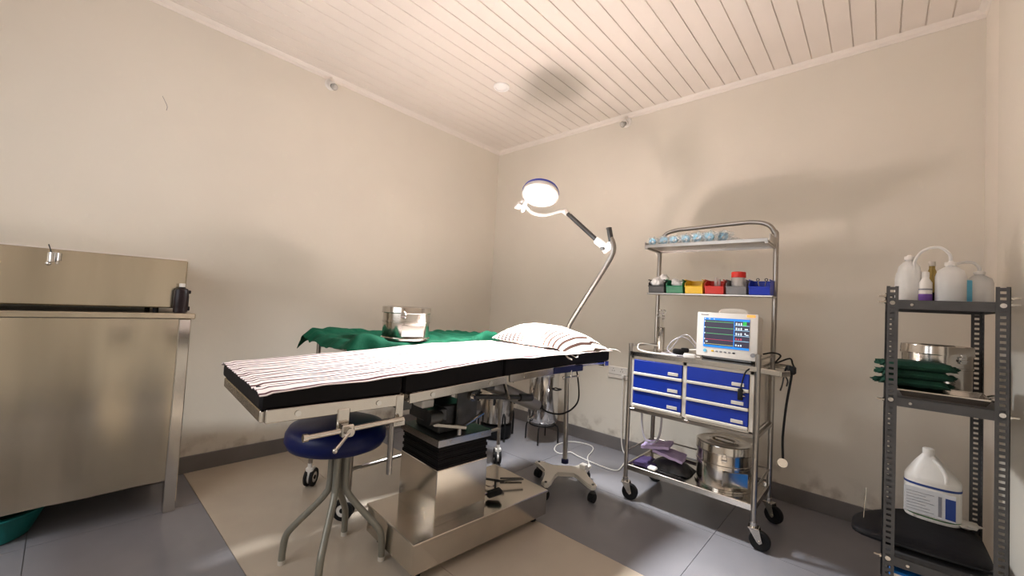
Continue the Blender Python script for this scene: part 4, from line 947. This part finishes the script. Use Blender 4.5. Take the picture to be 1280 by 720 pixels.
lpart(t, 'handle', MB().tube([(.122, -.03, .026), (.138, -.02, .034), (.138, .02, .034), (.122, .03, .026)], .003, 8), 'steel')

t = thing('chemical_jug', 'white plastic jug with a blue-striped label on the bottom rack shelf', 'jug', (3.312, -.60, .336), -.1)
def jug_fn(a, b):
    th = 2*PI*a; hx, hy = .086, .060
    z = b*.262; k = 1.0
    if z > .165: k = 1-.78*((z-.165)/.097)**1.15
    e = 2.6
    c_, s_ = math.cos(th), math.sin(th)
    rr = (abs(c_)**e+abs(s_)**e)**(-1/e)
    kk = k if z > .006 else .96
    ox = -.012*max(0, z-.165)/.097
    return (hx*kk*rr*c_+ox, hy*max(kk, .28)*rr*s_, z)
b = MB().grid(40, 30, jug_fn); bmesh.ops.remove_doubles(b.bm, verts=b.bm.verts, dist=.0005); bmesh.ops.holes_fill(b.bm, edges=[e for e in b.bm.edges if e.is_boundary])
lpart(t, 'body', b, 'white_plastic', smooth=60)
lpart(t, 'neck', MB().lathe([(0, .255), (.019, .255), (.019, .285), (.015, .288), (0, .288)], c=(-.012, 0, 0), seg=24), 'white_plastic')
lpart(t, 'grip', MB().tube([(.004, -.018, .245), (.026, -.030, .225), (.040, -.040, .195), (.040, -.050, .165)], .008, 10), 'white_plastic')
lb = lpart(t, 'label', MB().box(-.082, .070, -.0625, -.0605, .022, .128, .001), 'paper', label='printed white label')
lpart(t, 'blue_stripe', MB().grid(40, 1, lambda a, b: tuple(Vector(jug_fn(a, (.136+.009*b)/.262))*1.0+Vector((jug_fn(a, .5)[0]*.012, jug_fn(a, .5)[1]*.018, 0)))), 'navy_print', lb, label='dark blue stripe')
lpart(t, 'green_stripe', MB().grid(40, 1, lambda a, b: tuple(Vector(jug_fn(a, (.006+.012*b)/.262))*1.0+Vector((jug_fn(a, .5)[0]*.012, jug_fn(a, .5)[1]*.018, 0)))), 'green_print', lb, label='dark green stripe')
lpart(t, 'blue_panel', MB().box(.040, .069, -.0635, -.062, .030, .112), 'navy_print', lb, label='dark blue printed panel')
lpart(t, 'grey_panel', MB().box(.020, .030, -.0635, -.062, .032, .112), 'grey_print', lb)
b = MB()
for i in range(7): b.box(-.074, .008-.012*(i % 3), -.0633, -.062, .036+i*.012, .0375+i*.012)
o = lpart(t, 'print_line', b, 'grey_print', lb, label='rows of tiny grey print'); o['kind'] = 'stuff'

t = thing('black_cushion', 'long black padded cushion lying across the bottom rack shelf and past its left post', 'cushion', (3.26, -.75, .286))
def cush(x0, x1, y0, y1, z0, z1, e=5):
    def f(a, b):
        th = 2*PI*a; ph = PI*(b-.5)
        c_, s_ = math.cos(th), math.sin(th); rr = (abs(c_)**e+abs(s_)**e)**(-1/e)
        k = max(0, math.cos(ph))**.35
        return ((x0+x1)/2+(x1-x0)/2*rr*c_*k, (y0+y1)/2+(y1-y0)/2*rr*s_*k, (z0+z1)/2+(z1-z0)/2*math.sin(ph))
    b = MB().grid(40, 16, f); bmesh.ops.remove_doubles(b.bm, verts=b.bm.verts, dist=.0005); return b
cb_ = cush(3.062, 3.45, -.94, -.53, .286, .334, 6)
for v in cb_.bm.verts:
    if v.co.x < 3.22: v.co.y = -.94+(v.co.y+.94)*(1-.55*(3.22-v.co.x)/.16)
part(t, 'pad', cb_, 'black_vinyl', smooth=60)
part(t, 'piping', MB().tube([(3.075, -.93, .31), (3.255, -.942, .31), (3.44, -.93, .31)], .004, 6), 'black')
t = thing('steel_skewer', 'thin upright steel rod rising from the left end of the black cushion', 'rod', (3.10, -.83, .333))
lpart(t, 'rod', MB().cyl((0, 0, 0), (.002, 0, .075), .0022, seg=8), 'steel')
lpart(t, 'rod_handle', MB().cyl((.002, 0, .074), (.004, 0, .125), .0035, .0015, seg=8), 'steel')
t = thing('blue_packet', 'blue and white packet on the floor beneath the rack', 'packet', (3.27, -.83, 0))
lpart(t, 'carton_body', MB().box(-.09, .11, -.15, .10, 0, .225, .006), 'bluepack')
lpart(t, 'white_patch', MB().box(-.088, -.055, -.1515, -.149, .10, .218), 'white_plastic', label='white corner patch')
t = thing('tan_rag', 'crumpled tan rag on the cushion beside the jug', 'rag', (3.405, -.60, .335))
lpart(t, 'cloth', MB().ball((0, 0, .012), .035, 1.2, 1, .35, jit=.6), 'paper2', smooth=60)
lpart(t, 'loose_end', MB().ball((-.03, -.02, .006), .02, 1.3, .8, .3, jit=.6), 'paper2', smooth=60)
